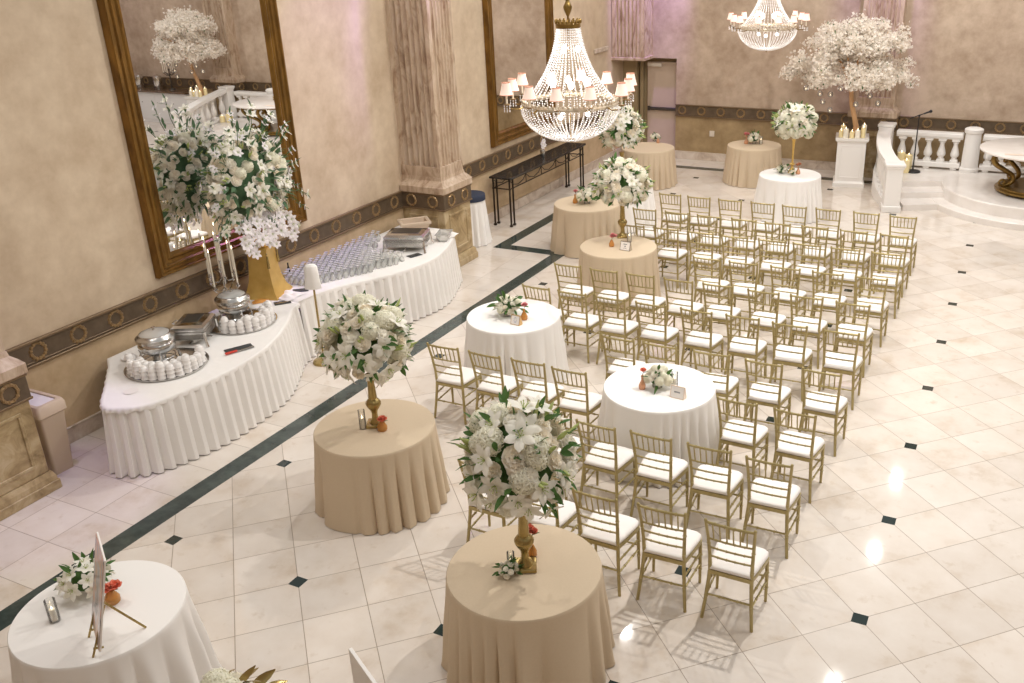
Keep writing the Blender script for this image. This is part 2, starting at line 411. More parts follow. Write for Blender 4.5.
dado('trim_4', (XL,6.46), (XL,YB), (1,0), first=.25)
dado('trim_5', (XL,YF), (XL,-2.02), (1,0))
dado('trim_6', (DX1,YB), (-2.85,YB), (0,-1), first=.16, step=.463)
dado('trim_7', (-1.9,YB), (3.66,YB), (0,-1), first=.11, step=.463)
dado('trim_8', (4.66,YB), (XR,YB), (0,-1))
dado('trim_9', (XR,YB), (XR,YF), (-1,0))
def basebd(name, p0, p1, nrm):
    p0, p1, nrm = Vector(p0), Vector(p1), Vector(nrm); d = p1-p0; ang = atan2(d.y,d.x); c = (p0+p1)/2
    b = MB(); q = c+nrm*.012; b.box((q.x,q.y,.085), (d.length,.024,.17), ang, bv=.004); q = c+nrm*.016; b.box((q.x,q.y,.178), (d.length,.032,.016), ang, bv=.004)
    structure(b.build(name, M['base'], smooth=0))
basebd('baseboard_left', (XL,-1.24), (XL,5.68), (1,0)); basebd('baseboard_left_2', (XL,6.46), (XL,YB), (1,0))
basebd('baseboard_back', (DX1,YB), (-2.85,YB), (0,-1)); basebd('baseboard_back_2', (-1.9,YB), (3.66,YB), (0,-1))

# pillars
def fluted_poly(x0, x1, y0, y1, faces):
    """outline of a rectangular shaft; listed sides carry six flutes"""
    cs = [(x0,y0),(x1,y0),(x1,y1),(x0,y1)]; out = []
    for i in range(4):
        a, c = Vector(cs[i]), Vector(cs[(i+1) % 4]); d = c-a; Ln = d.length; d /= Ln; inw = Vector((-d.y,d.x))
        out.append(tuple(a))
        if i in faces:
            nf = faces[i]; mg = .07; pw = (Ln-2*mg)/nf; fr = pw*.44
            for k in range(nf):
                cen = a+d*(mg+pw*(k+.5))
                for t in range(9):
                    th = pi*t/8; out.append(tuple(cen-d*fr*cos(th)+inw*fr*1.25*sin(th)))
    return out
def pillar(name, x0, x1, y0, y1, flutes, proj):
    """engaged pillar: x0 at wall; proj: (dx0,dx1,dy0,dy1) which sides project"""
    def ex(e): return (x0-e*proj[0], x1+e*proj[1], y0-e*proj[2], y1+e*proj[3])
    def bx(b, e, z0, z1, bv=.008):
        a = ex(e); b.box(((a[0]+a[1])/2,(a[2]+a[3])/2,(z0+z1)/2), (a[1]-a[0],a[3]-a[2],z1-z0), bv=bv)
    def ring(e, z): a = ex(e); return [(a[0],a[2],z),(a[1],a[2],z),(a[1],a[3],z),(a[0],a[3],z)]
    root = structure(bpy.data.objects.new(name, None)); COL.objects.link(root)
    b = MB(); bx(b, -.01, .2, 1.0); bx(b, .045, 0, .1, .006); b.loft([ring(.03,.1), ring(.025,.15), ring(.003,.2)])
    for s, (ax, lo, hi, pos) in enumerate((('x', y0, y1, x1), ('y', x0, x1, y0), ('Y', x0, x1, y1), ('X', y0, y1, x0))):
        if not proj[(1,2,3,0)[s]]: continue
        m0 = .13
        for (u0, u1, z0, z1) in ((lo+m0, hi-m0, .30, .335), (lo+m0, hi-m0, .865, .90), (lo+m0, lo+m0+.035, .337, .863), (hi-m0-.035, hi-m0, .337, .863)):
            w, h = u1-u0, z1-z0; uc = (u0+u1)/2; zc = (z0+z1)/2
            if ax == 'x': b.box((pos-.006,uc,zc), (.022,w,h), bv=.005)
            elif ax == 'X': b.box((pos+.006,uc,zc), (.022,w,h), bv=.005)
            elif ax == 'y': b.box((uc,pos+.006,zc), (w,.022,h), bv=.005)
            else: b.box((uc,pos-.006,zc), (w,.022,h), bv=.005)
    b.build('pedestal', M['pillarb'], root, smooth=0)
    b = MB(); bx(b, .012, 1.0, 1.25); b.mi = 1; bx(b, .02, .99, 1.015, .003); bx(b, .02, 1.232, 1.255, .003)
    o = b.build('frieze', [M['dado'], M['dadoedge']], root, smooth=0)
    for s, on in enumerate(proj):
        if not on: continue
        lo, hi = ((y0,y1),(y0,y1),(x0,x1),(x0,x1))[s]; nw = max(1, round((hi-lo)/.41))
        for k in range(nw):
            u = lo+(hi-lo)*(k+.5)/nw
            w = MB(); ax = 'x' if s < 2 else 'y'; w.torus((0,0,0), .083, .017, ax, 16, 5)
            for t in range(10):
                a = 2*pi*t/10; p = (0,.083*cos(a),.083*sin(a)) if s < 2 else (.083*cos(a),0,.083*sin(a)); w.ball(p, .022, 6, 4)
            loc = ((x0-.014,u,1.13),(x1+.014,u,1.13),(u,y0-.014,1.13),(u,y1+.014,1.13))[s]
            w.build('wreath', M['bronze'], root, loc)
    b = MB(); bx(b, .035, 1.255, 1.37, .012); b.loft([ring(.02,1.37), ring(.0,1.40), ring(-.05,1.45), ring(-.06,1.50)])
    e = -.07; a = ex(e); bx(b, -.064, 1.48, 1.66, .004)
    poly = fluted_poly(*a, flutes); b.prism(poly, 1.62, HC)
    # rounded lower ends of the flutes are closed by the plain block below
    b.build('fluted_shaft', M['pillar'], root, smooth=30)
    return root
pillar('pillar_1', XL, -7.4, 5.68, 6.46, {0: 6, 1: 6}, (0,1,1,1))
pillar('pillar_2', XL, -7.53, -2.02, -1.28, {0: 6, 1: 6, 2: 6}, (0,1,1,1))
pillar('pillar_3', -2.85, -1.92, 14.22, YB, {0: 7}, (1,1,1,0))
pillar('pillar_4', 2*XC+1.92, 2*XC+2.85, 14.22, YB, {0: 7}, (1,1,1,0))
# shaft that ends above the corner door
b = MB(); b.prism(fluted_poly(XL+.02, -7.42, 14.02, YB, {0: 7, 1: 4}), 2.33, HC); b.box(((XL-7.4)/2, (14.0+YB)/2, 2.3), (XL*-1-7.38, YB-14.0, .07), bv=.01)
structure(b.build('pillar_5', M['pillar'], smooth=30))
b = MB(); b.box((XL+.03, 13.4, 2.56), (.06,.7,.1), bv=.015); structure(b.build('trim_10', M['base'], smooth=0))

# outlet
b = MB(); b.box((-5.95,YB-.008,.63), (.115,.016,.13), bv=.004)
for sx in (-.025,.025): b.box((-5.95+sx,YB-.017,.63), (.03,.006,.075), bv=.002)
tag(b.build('power_outlet', M['plate'], smooth=0), 'small pale wall outlet low on the back wall beside the exit door', 'outlet')

# ------------------------------------------------------------------ mirrors
def wall_mirror(name, label, y0, y1, z0, z1):
    r = thing(name, label, 'mirror', (XL, (y0+y1)/2, z0))
    hw, H = (y1-y0)/2, z1-z0
    prof = [(0,.0),(0,.06),(.02,.095),(.045,.10),(.06,.075),(.085,.07),(.10,.088),(.12,.088),(.135,.066),(.17,.056),(.19,.07),(.21,.066),(.235,.035),(.26,.03)]   # (inward, projection)
    corners = [(-hw,0),(hw,0),(hw,H),(-hw,H)]
    b = MB(); vs = []
    for (cy, cz) in corners:
        for (i, p) in prof:
            vs.append((p, cy-math.copysign(i, cy), cz+(i if cz == 0 else -i)))
    n = len(prof); fs = [(c*n+k, ((c+1) % 4)*n+k, ((c+1) % 4)*n+k+1, c*n+k+1) for c in range(4) for k in range(n-1)]
    b.add(vs, fs); b.build('frame', M['frame'], r, smooth=30)
    b = MB(); w = hw-.25; b.box((.026,0,H/2), (.012,2*w,H-.5)); b.build('mirror_glass', M['mirror'], r, smooth=0)
wall_mirror('wall_mirror', 'tall gold-framed mirror behind the large flower arrangement on the buffet', .89, 3.42, 1.385, 5.0)
wall_mirror('wall_mirror', 'tall gold-framed mirror above the black iron console table', 8.5, 11.02, 1.375, 5.0)

# ------------------------------------------------------------------ chairs
def chair_proto(label):
    t = thing('ballroom_chair', label, 'chair', group='gold ballroom chairs set out in rows')
    knots = lambda b, p, r: b.ball(p, r, 6, 4, (1,1,.55))
    for sx in (-1, 1):
        pts = [(.198,0,0),(.182,.022,.16),(.168,.045,.34),(.162,.053,.44),(.165,.044,.58),(.175,.015,.75),(.187,-.025,.918)]
        b = MB(); b.tube([(sx*x,y,z) for x,y,z in pts], [.0135,.0145,.0155,.016,.0145,.0135,.0125], 7)
        for z in (.2,.5,.69): 
            for i in range(len(pts)-1):
                if pts[i][2] <= z <= pts[i+1][2]:
                    k = (z-pts[i][2])/(pts[i+1][2]-pts[i][2]); knots(b, [((pts[i][j]+(pts[i+1][j]-pts[i][j])*k)*(sx if j == 0 else 1)) for j in range(3)], .0185)
        b.ball((sx*.187,-.025,.92), .0145, 7, 4)
        b.build('leg', M['chairgold'], t, smooth=60)
        b = MB(); b.tube([(sx*.2,.39,0),(sx*.198,.388,.2),(sx*.194,.382,.42)], [.012,.0145,.016], 7)
        for z in (.14,.28): knots(b, (sx*.199,.388,z), .0185)
        b.build('leg', M['chairgold'], t, smooth=60)
    out = [(-.168,.035),(.168,.035),(.186,.15),(.205,.30),(.21,.36),(.198,.40),(.165,.422),(.08,.43),(-.08,.43),(-.165,.422),(-.198,.40),(-.21,.36),(-.205,.30),(-.186,.15)]
    b = MB(); b.prism(out, .405, .438); b.build('seat_frame', M['chairgold'], t, smooth=30)
    def ring(k, z): return [(x*k, .235+(y-.235)*k, z) for x, y in out]
    b = MB(); b.loft([ring(.93,.438), ring(.985,.447), ring(.985,.462), ring(.95,.474), ring(.82,.481), ring(.45,.485)]); b.build('seat_cushion', M['cushion'], t, smooth=60)
    b = MB()
    def rail(z, r, bow, hw, y):
        b.tube([(hw*u, y-bow*(1-u*u), z) for u in (-1,-.6,-.2,.2,.6,1)], r, 6)
        for u in (-.62,-.2,.2,.62): b.ball((hw*u, y-bow*(1-u*u), z), r*1.45, 6, 4, (.55,1,1))
    rail(.905, .0115, .012, .186, -.022); rail(.74, .0085, .012, .175, .016); rail(.65, .0085, .01, .169, .034); rail(.565, .0085, .01, .165, .046)
    br = b.build('backrest', M['chairgold'], t, smooth=60)
    for k in range(6):
        u = -.72+1.44*k/5
        s = MB(); s.tube([(.175*u,.005,.74),(.182*u,-.034,.905)], .0066, 5); s.ball((.178*u,-.014,.825), .009, 5, 4, (1,1,.5)); s.build('spindle', M['chairgold'], br, smooth=60)
    def st(p, q, r=.0085):
        s = MB(); s.tube([p, q], r, 6); 
        for k in (.3,.7): s.ball([p[i]+(q[i]-p[i])*k for i in range(3)], r*1.5, 6, 4)
        s.build('stretcher', M['chairgold'], t, smooth=60)
    for sx in (-1,1):
        st((sx*.179,.028,.2), (sx*.199,.388,.2)); st((sx*.171,.04,.3), (sx*.197,.386,.3))
    st((-.199,.388,.24), (.199,.388,.24)); st((-.181,.026,.22), (.181,.026,.22))
    return t
CX = [-.89,-1.43,-1.97,-2.51,-3.04,-3.57,-4.09,-4.6]
ROWS = [ # (y of the top rail, x offsets of seats counted from the open floor)
    (8.15, [-.89,-1.42,-1.99,-2.52,-3.03,-3.56,-4.09,-4.58]),
    (7.16, [-.87,-1.44,-1.99,-2.52,-3.05,-3.59,-4.12,-4.65]),
    (6.30, [-.86,-1.38,-1.90,-2.40,-2.94,-3.44,-3.98,-4.50]),
    (5.24, [-.88,-1.40,-1.93,-2.48,-2.98]),
    (4.30, [-.93,-1.46,-1.98,-2.54,-3.04,-3.56,-4.06,-4.59]),
    (3.41, [-.89,-1.44,-1.98,-2.51,-3.07,-3.58,-4.08,-4.58]),
    (2.34, [-.87,-1.43,-1.98,-2.55,-3.02]),
    (1.42, [-.91,-1.45,-3.16,-3.65,-4.14,-4.67]),
    (.50, [-.89,-1.42,-1.94,-2.45,-2.96]),
    (-.52, [-.92,-1.46,-1.99,-2.52,-3.06])]
ORD = ['first','second','third','fourth','fifth','sixth','seventh','eighth','ninth','tenth']
first_chair = None
for ri, (y, xs) in enumerate(ROWS):
    for ci, x in enumerate(xs):
        row = 'front row by' if ri == 0 else ORD[ri]+' row from'
        lab = f'gold ballroom chair with white cushion, {row} the stage, {ORD[ci]} seat from open floor'
        loc = (x+R.uniform(-.012,.012), y+.025+R.uniform(-.015,.015), 0); rz = radians(R.uniform(-2,2))
        if first_chair is None:
            first_chair = chair_proto(lab); first_chair.location = loc; first_chair.rotation_euler.z = rz
            bpy.context.view_layer.update()
        else: dup(first_chair, loc, rz, lab)

# ------------------------------------------------------------------ round tables
TZ = .775
def cloth_mesh(r, seed, h=TZ, flare=.045, amp=.034, folds=None):
    """tablecloth: flat top, then rounded folds parted by creases down to the floor"""
    q = random.Random(seed); n = 264; b = MB()
    folds = folds or q.randint(10, 12); p1, p2, p3, p4 = [q.uniform(0, 6.28) for _ in range(4)]
    f, am = [], []
    for i in range(n):
        th = 2*pi*i/n; ph = folds*(th+.16*sin(2*th+p1)+.10*sin(3*th+p2)+.05*sin(5*th+p4))
        f.append(1.6*abs(sin(ph))**.75-1.0+.35*sin(2*ph+p3)*abs(sin(ph))); am.append(.95+.25*sin(3*th+p2)+.2*sin(5*th+p4))
    rings = [[(r*k*cos(2*pi*i/n), r*k*sin(2*pi*i/n), h) for i in range(n)] for k in (.02,.35,.7,.93)]
    rings.append([(r*.994*cos(2*pi*i/n), r*.994*sin(2*pi*i/n), h-.001) for i in range(n)])
    rings.append([(r*1.004*cos(2*pi*i/n), r*1.004*sin(2*pi*i/n), h-.008) for i in range(n)])
    for t in (.035,.08,.15,.25,.4,.55,.7,.84,.94,1.0):
        ring = []
        for i in range(n):
            rr = r+.004+flare*t**1.3+amp*min(1,t*1.9)**1.1*(f[i]*am[i]+.25)*(1+.45*t*t)+.012*max(0,t-.9)*10*max(0,f[i])
            hem = .004+.010*max(0, f[i])
            ring.append((rr*cos(2*pi*i/n), rr*sin(2*pi*i/n), h-(h-hem)*t))
        rings.append(ring)
    b.loft(rings, cap=False); b.add([(r*.02*cos(2*pi*i/12), r*.02*sin(2*pi*i/12), h) for i in range(12)], [tuple(range(12))])
    return b
def round_table(x, y, kind, label, seed, r=.55):
    t = thing('banquet_table', label, 'table', (x,y,0), group='round banquet tables in floor length linens')
    cloth_mesh(r, seed).build('tablecloth', M[kind], t, smooth=50)
    b = MB(); b.lathe([(r-.02,TZ-.03),(r-.012,TZ-.02),(r-.012,TZ-.006),(r-.03,TZ-.004)], 48); b.build('tabletop', M['bark'], t)
    b = MB(); b.lathe([(.28,0),(.28,.02),(.05,.05),(.04,.4),(.05,TZ-.04)], 20); b.build('pedestal_base', M['iron'], t)
    return t
T = dict(T1=(-2.149,-1.39), T2=(-4.426,-.10), T3=(-4.573,-2.961), T4=(-4.568,2.78), T5=(-2.307,1.692), T6=(-4.463,5.69), T7=(-5.875,7.651),
         T8=(-6.541,12.10), T9=(-4.533,13.05), T10=(-3.219,10.751), T11=(-5.894,9.169))
round_table(*T['T1'], 'tan', 'round tan-clothed table behind the last chair row, under a tall gold vase of flowers', 1)
round_table(*T['T2'], 'tan', 'round tan-clothed table standing alone by the dark floor band near the buffet', 2)
round_table(*T['T3'], 'white', 'round white-clothed table holding the picture board on an easel', 3)
round_table(*T['T4'], 'white', 'round white-clothed table with a gold tent card, at the chair row end near the buffet', 4)
round_table(*T['T5'], 'white', 'round white-clothed table set in the middle of the chair rows', 5)
round_table(*T['T6'], 'tan', 'round tan-clothed table at the chair row end, with tall vase and small framed card', 6)
round_table(*T['T7'], 'tan', 'round tan-clothed table before the black console, with only low flowers on it', 7)
round_table(*T['T8'], 'tan', 'round tan-clothed table in front of the corner exit door', 8)
round_table(*T['T9'], 'tan', 'round tan-clothed table against the back wall with pink and white posies', 9)
round_table(*T['T10'], 'white', 'round white-clothed table with a slim gold stand of flowers, beside the white pedestal', 10)
round_table(*T['T11'], 'white', 'round white-clothed table mostly hidden behind two tall vases of flowers', 11)

# ------------------------------------------------------------------ flowers (meshes reused)
def petal(b, L_, W, curl, M4, n=3, tip=.35):
    vs = []
    for i in range(n+1):
        t = i/n; w = W*(sin(pi*min(t*.82+.12,1))**.8)*(1 if t < 1 else tip); z = curl*t*t; x = L_*t*(1-.12*abs(curl)/max(L_,1e-6)*t)
        for u in (-1,0,1): vs.append(M4 @ Vector((x, u*w/2, z-.12*W*(1-abs(u))*(-1))))
    b.add(vs, [(i*3+k, i*3+k+1, (i+1)*3+k+1, (i+1)*3+k) for i in range(n) for k in range(2)])
def rose_mb(r=.075):
    b = MB()
    for lay, (cnt, rr, tilt, L_) in enumerate(((3,.12,80,.55),(4,.25,72,.62),(5,.42,58,.68),(6,.55,38,.72),(7,.6,16,.75))):
        for k in range(cnt):
            a = 2*pi*(k+.5*(lay % 2))/cnt+lay*.7
            M4 = Matrix.Rotation(a,4,'Z') @ Matrix.Translation((rr*r*.55,0,-.1*r*lay+.12*r)) @ Matrix.Rotation(-radians(tilt),4,'Y')
            petal(b, L_*r, r*(.6+.13*lay), .18*r*(1 if lay > 2 else -.6), M4, 3, .7)
    b.ball((0,0,-.12*r), r*.5, 8, 5)
    return b
def lily_mb(r=.1):
    b = MB()
    for k in range(6):
        M4 = Matrix.Rotation(2*pi*k/6,4,'Z') @ Matrix.Translation((.06*r,0,0 if k % 2 else .01*r)) @ Matrix.Rotation(-radians(34 if k % 2 else 28),4,'Y')
        petal(b, r*1.05, r*.62, -.25*r, M4, 4, .15)
    b.mi = 1
    for k in range(5):
        a = 2*pi*k/5; b.tube([(0,0,0),(.22*r*cos(a),.22*r*sin(a),.42*r)], .012*r+.001, 4)
        b.ball((.22*r*cos(a),.22*r*sin(a),.44*r), .05*r, 5, 3)
    return b
def hyd_mb(r=.085, seed=1, n=84):
    q = random.Random(seed); b = MB(); b.ball((0,0,.1*r), r*.78, 12, 7)
    for i in range(n):
        z = 1-1.35*(i+.5)/n; a = 2.39996*i; s = sqrt(max(0,1-z*z)); d = Vector((s*cos(a), s*sin(a), z))
        Q = d.to_track_quat('Z','Y').to_matrix().to_4x4(); Q.translation = d*r*q.uniform(.86,.98)+Vector((0,0,.1*r))
        ro = Matrix.Rotation(q.uniform(0,1.5),4,'Z')
        for k in range(4): petal(b, r*.33, r*.34, .05*r*q.uniform(-1,1), Q @ ro @ Matrix.Rotation(pi/2*k,4,'Z'), 1, .9)
    return b
def leaf_piece(b, base, d, L_, W, droop=.2, roll=0):
    Q = d.to_track_quat('X','Z').to_matrix().to_4x4(); Q.translation = base
    Q = Q @ Matrix.Rotation(roll,4,'X'); vs = []; n = 4
    for i in range(n+1):
        t = i/n; w = W*sin(pi*(t*.9+.06)); 
        for u in (-1,0,1): vs.append(Q @ Vector((L_*t, u*w/2, -droop*L_*t*t+.15*w*abs(u))))
    b.add(vs, [(i*3+k, i*3+k+1, (i+1)*3+k+1, (i+1)*3+k) for i in range(n) for k in range(2)])
def bud_piece(b, base, d, L_, r):
    b.tube([base, base+d*L_*.35, base+d*L_*.7, base+d*L_], [r*.35,r,r*.85,r*.1], 6)

FM = {'rose': (rose_mb(), [M['cream']]), 'rose2': (rose_mb(), [M['petal']]), 'lily': (lily_mb(), [M['petal'], M['bud']]), 'hydrangea': (hyd_mb(), [M['hyd']]),
      'orchid': (lily_mb(.07), [M['orchid'], M['bud']])}
FDATA = {}
def flower(kind, parent, pos, d, scale, roll):
    nm = {'rose2': 'rose'}.get(kind, kind)
    if kind not in FDATA:
        mb, ms = FM[kind]; o = mb.build(nm, ms, parent, smooth=70); FDATA[kind] = o.data
    else:
        o = bpy.data.objects.new(nm, FDATA[kind]); COL.objects.link(o); o.parent = parent
    o.rotation_mode = 'QUATERNION'; o.location = pos
    o.rotation_quaternion = d.to_track_quat('Z','Y') @ Matrix.Rotation(roll,3,'Z').to_quaternion(); o.scale = (scale,)*3
    return o
def arrangement(name, label, cat, loc, rad, mix, seed, nf, nleaf, low=-.75, buds=14, group=None, leafmat='leaf', core=.62, rz=0, fs=1.0, leafL=.125, top_bias=0):
    """flowers on an ellipsoid of radii rad around loc: foliage, buds and each bloom are parts"""
    q = random.Random(seed); t = thing(name, label, cat, loc, rz, group)
    rx, ry, rz_ = rad
    def P(d, k=1): return Vector((d.x*rx*k, d.y*ry*k, d.z*rz_*k))
    b = MB(); 
    for i in range(nleaf):
        z = q.uniform(low,1); a = q.uniform(0,2*pi); s = sqrt(max(0,1-z*z)); d = Vector((s*cos(a),s*sin(a),z))
        dd = (d+Vector((q.uniform(-.5,.5),q.uniform(-.5,.5),q.uniform(-.4,.4)))).normalized()
        leaf_piece(b, P(d, q.uniform(.66,.92)), dd, leafL*q.uniform(.7,1.25), leafL*.33*q.uniform(.8,1.2), q.uniform(0,.35), q.uniform(-1,1))
    b.ball((0,0,0), 1, 14, 8, (rx*core,ry*core,rz_*core))
    b.build('foliage', M[leafmat], t, smooth=60)
    if buds:
        b = MB()
        for i in range(buds):
            z = q.uniform(max(low,-.5),1); a = q.uniform(0,2*pi); s = sqrt(1-z*z); d = Vector((s*cos(a),s*sin(a),z))
            dd = (d+Vector((q.uniform(-.3,.3),q.uniform(-.3,.3),q.uniform(0,.5)))).normalized()
            for j in range(2): bud_piece(b, P(d,.82)+Vector((q.uniform(-.02,.02),)*3), (dd+Vector((q.uniform(-.25,.25),q.uniform(-.25,.25),0))).normalized(), .12*fs*q.uniform(.8,1.3), .014*fs)
        b.build('bud', M['bud'], t, smooth=70)['kind'] = 'stuff'
    kinds = []
    for k, w in mix: kinds += [k]*w
    for i in range(nf):
        z = 1-(1-low)*(i+.5)/nf; a = 2.39996*i+q.uniform(-.25,.25); s = sqrt(max(0,1-z*z)); d = Vector((s*cos(a),s*sin(a),z))
        k = q.choice(kinds)
        dd = Vector((d.x/rx,d.y/ry,d.z/rz_)).normalized(); dd = (dd+Vector((q.uniform(-.3,.3),q.uniform(-.3,.3),q.uniform(-.1,.3)))).normalized()
        kk = {'rose': .84,'rose2': .84,'lily': .9,'hydrangea': .8,'orchid': .95}[k]*q.uniform(.92,1.06)
        flower(k, t, P(d, kk), dd, fs*q.uniform(.85,1.2), q.uniform(0,6))
    return t
def gold_vase(x, y, label, h=.52):
    b = MB(); b.box((0,0,.015), (.16,.16,.03), rz=.5, bv=.005)
    b.lathe([(.055,.03),(.05,.045),(.03,.07),(.026,.12),(.032,.15),(.055,.185),(.069,.215),(.071,.235),(.055,.26),(.038,.275),(.04,.29),(.036,.36),(.031,.43),(.034,.5),(.045,h)], 24)
    return tag(b.build('flower_vase', M['vase'], None, (x,y,TZ)), label, 'vase', 'tall gold vases')
VG = 'tall round flower bouquets'
MIX = [('rose',3),('lily',3),('hydrangea',3),('rose2',2),('lily',1)]
gold_vase(-2.149,-1.37, 'tall gold trumpet vase on the tan table behind the last chair row')
arrangement('flower_bouquet', 'white rose, lily and hydrangea bouquet over the tan table behind the last chair row', 'bouquet', (-2.149,-1.37,1.665), (.40,.40,.42), MIX, 11, 84, 130, group=VG)
gold_vase(-4.43,-.075, 'tall gold trumpet vase on the lone tan table near the buffet')
arrangement('flower_bouquet', 'white lily and hydrangea bouquet above the lone tan table near the buffet', 'bouquet', (-4.43,-.075,1.62), (.41,.41,.40), MIX, 23, 84, 130, group=VG)
gold_vase(-4.58,6.12, 'tall gold trumpet vase on the tan table with the small framed card')
arrangement('flower_bouquet', 'white and cream bouquet above the tan table with the small framed card', 'bouquet', (-4.58,6.12,1.58), (.42,.42,.36), [('rose',4),('lily',2),('hydrangea',2),('rose2',2)], 37, 84, 130, group=VG)
gold_vase(-5.87,9.13, 'tall gold trumpet vase on the hidden white table before the console', .56)
arrangement('flower_bouquet', 'white bouquet just below the big chandelier, over the hidden white table', 'bouquet', (-5.87,9.13,1.745), (.41,.41,.38), MIX, 41, 84, 130, group=VG)
b = MB(); b.lathe([(.075,0),(.07,.02),(.03,.09),(.02,.13),(.045,.155),(.045,.17),(.02,.19),(.016,.3),(.018,.45),(.03,.58),(.04,.62)], 20)
tag(b.build('flower_vase', M['goldfoil'], None, (-3.225,10.9,TZ)), 'slim bright gold flower stand on the white table beside the pedestal', 'vase', 'tall gold vases')
arrangement('flower_bouquet', 'domed white bouquet on the slim gold stand beside the white pedestal', 'bouquet', (-3.225,10.9,1.68), (.38,.38,.36), [('rose2',4),('hydrangea',3),('rose',2),('lily',1)], 53, 84, 130, low=-.6, group=VG)

# small tabletop things -------------------------------------------------
def bud_vase(x, y, label, petalmat, h=.13, glass='amber', blooms=1, sc=1.0):
    t = thing('bud_vase', label, 'vase', (x,y,TZ), group='little bud vases with one bright bloom')
    b = MB(); b.lathe([(.028*sc,0),(.034*sc,.01),(.034*sc,.045),(.024*sc,.07),(.011*sc,.1),(.011*sc,h)], 12); b.build('bottle', M[glass], t)
    b = MB(); b.tube([(0,0,.05),(.004,0,h),(.01,.004,h+.05)], .003, 5); leaf_piece(b, Vector((.006,0,h+.02)), Vector((.7,.3,.5)).normalized(), .06, .02); b.build('stem', M['leaf'], t)
    q = random.Random(int((x+9)*100)); 
    b = MB()
    for k in range(blooms):
        c = Vector((.01+q.uniform(-.03,.03)*(blooms > 1), q.uniform(-.03,.03)*(blooms > 1), h+.06+q.uniform(-.02,.03)*(blooms > 1))); o = rose_mb(.036*sc); b.merge(o, Matrix.Translation(c))
    b.build('bloom', M[petalmat], t, smooth=70)
    return t
def glass_candle(x, y, label, h=.17, r=.035, glass=True, z=TZ, wax='candle', group='glass cylinder candles'):
    t = thing('candle_holder', label, 'candle', (x,y,z), group=group)
    b = MB(); b.lathe([(r,.0),(r,h),(r-.003,h),(r-.003,.006),(.001,.006)], 18); b.build('glass_cylinder', M['glass'], t)
    b = MB(); b.lathe([(r*.62,.008),(r*.62,h*.55),(r*.5,h*.57),(.002,h*.56)], 14); b.build('candle', M[wax], t)
    b = MB(); b.lathe([(.001,h*.57),(.006,h*.6),(.004,h*.65),(.0005,h*.72)], 8); b.build('flame', M['flame'], t)
    return t
def pillar_candle(x, y, z, r, h, label, wax='candley', group=None):
    t = thing('pillar_candle', label, 'candle', (x,y,z), group=group)
    b = MB(); b.lathe([(r,0),(r,h-.006),(r*.92,h),(r*.6,h-.008),(.002,h-.01)], 18); b.build('wax', M[wax], t)
    b = MB(); b.lathe([(.001,h-.005),(.007,h+.012),(.004,h+.03),(.0005,h+.045)], 8); b.build('flame', M['flame'], t)
    return t
def posy(x, y, label, rad=.1, n=14, mix=(('rose2',3),('rose',2),('hydrangea',1)), seed=1, fs=.5, bowl=True, nleaf=26, h=.07, leafmat='leaf'):
    t = arrangement('flower_posy', label, 'flowers', (x,y,TZ+h), (rad,rad,rad*.8), list(mix), seed, n, nleaf, low=-.2, buds=0, group='low posies on the tables', leafmat=leafmat, fs=fs, leafL=rad*.75)
    if bowl:
        b = MB(); b.lathe([(.04,-h+.002),(.05,-h+.01),(.055,-.01),(.05,.0)], 14); b.build('bowl', M['glass'], t)
    return t
# tan table behind the last row
posy(-2.215,-1.50, 'small green and white rose posy at the foot of the big last-row vase', .075, 11, seed=61, fs=.34, bowl=False, nleaf=22, h=.045)
glass_candle(-2.225,-1.44, 'clear candle glass standing in the posy beneath the big bouquet', .15, .028)
bud_vase(-2.165,-1.235, 'amber bud vase with coral blooms behind the vase on the last-row tan table', 'orange', .16, 'amber', 3)
# lone tan table
glass_candle(-4.495,-.18, 'clear cylinder with white candle beside the vase on the lone tan table', .19, .032)
bud_vase(-4.31,-.135, 'amber votive bud vase with one coral bloom on the lone tan table', 'orange', .06, 'amber', 1, 1.35)
# picture-board table
posy(-4.80,-2.86, 'white lily spray lying behind the picture board', .15, 14, (('lily',4),('rose2',1)), 63, .62, False, 16, .11)
glass_candle(-4.756,-3.16, 'clear glass candle cylinder on the picture-board table', .17, .035)
bud_vase(-4.555,-2.865, 'amber jar with a vivid orange bloom beside the picture board', 'orange', .07, 'amber', 2, 1.5)
# row-end white table
posy(-4.63,2.77, 'loose white posy with dark eucalyptus leaves behind the gold tent card', .16, 20, (('rose2',3),('hydrangea',2),('rose',1)), 64, .5, True, 30, .1)
bud_vase(-4.385,2.72, 'amber bottle with a pink bloom behind the gold tent card', 'pink', .13, 'amber', 1, 1.2)
# mid-row white table
posy(-2.315,1.665, 'white posy with deep green leaves in the middle of the chair rows', .125, 15, (('rose2',3),('hydrangea',2)), 65, .55, True, 12, .1)
bud_vase(-2.44,1.575, 'peach-bottomed bottle with an orange bloom in the middle of the chair rows', 'orange', .15, 'peach')
glass_candle(-2.17,1.76, 'clear candle cylinder beside the posy in the middle of the chair rows', .15, .034)
# framed card table
bud_vase(-4.545,5.64, 'amber bottle of dusky red and cream blooms by the framed card', 'pink', .1, 'amber', 3, 1.1)
glass_candle(-4.40,5.95, 'clear candle cylinder behind the framed card', .16, .034)
# console-side tan table
bud_vase(-6.06,7.58, 'amber bottle with a pink bloom on the tan table before the console', 'pink', .15, 'amber', 1, 1.2)
posy(-5.86,7.62, 'white posy with a glass dish on the tan table before the console', .16, 20, seed=66, fs=.55, nleaf=22, h=.12)
# exit-door table
posy(-6.62,12.72, 'peach and white posy on the tan table by the exit door', .1, 10, seed=67, fs=.55, nleaf=8, h=.09)
bud_vase(-6.5,12.58, 'small white bloom in a bottle on the tan table by the exit door', 'petal', .1, 'peach')
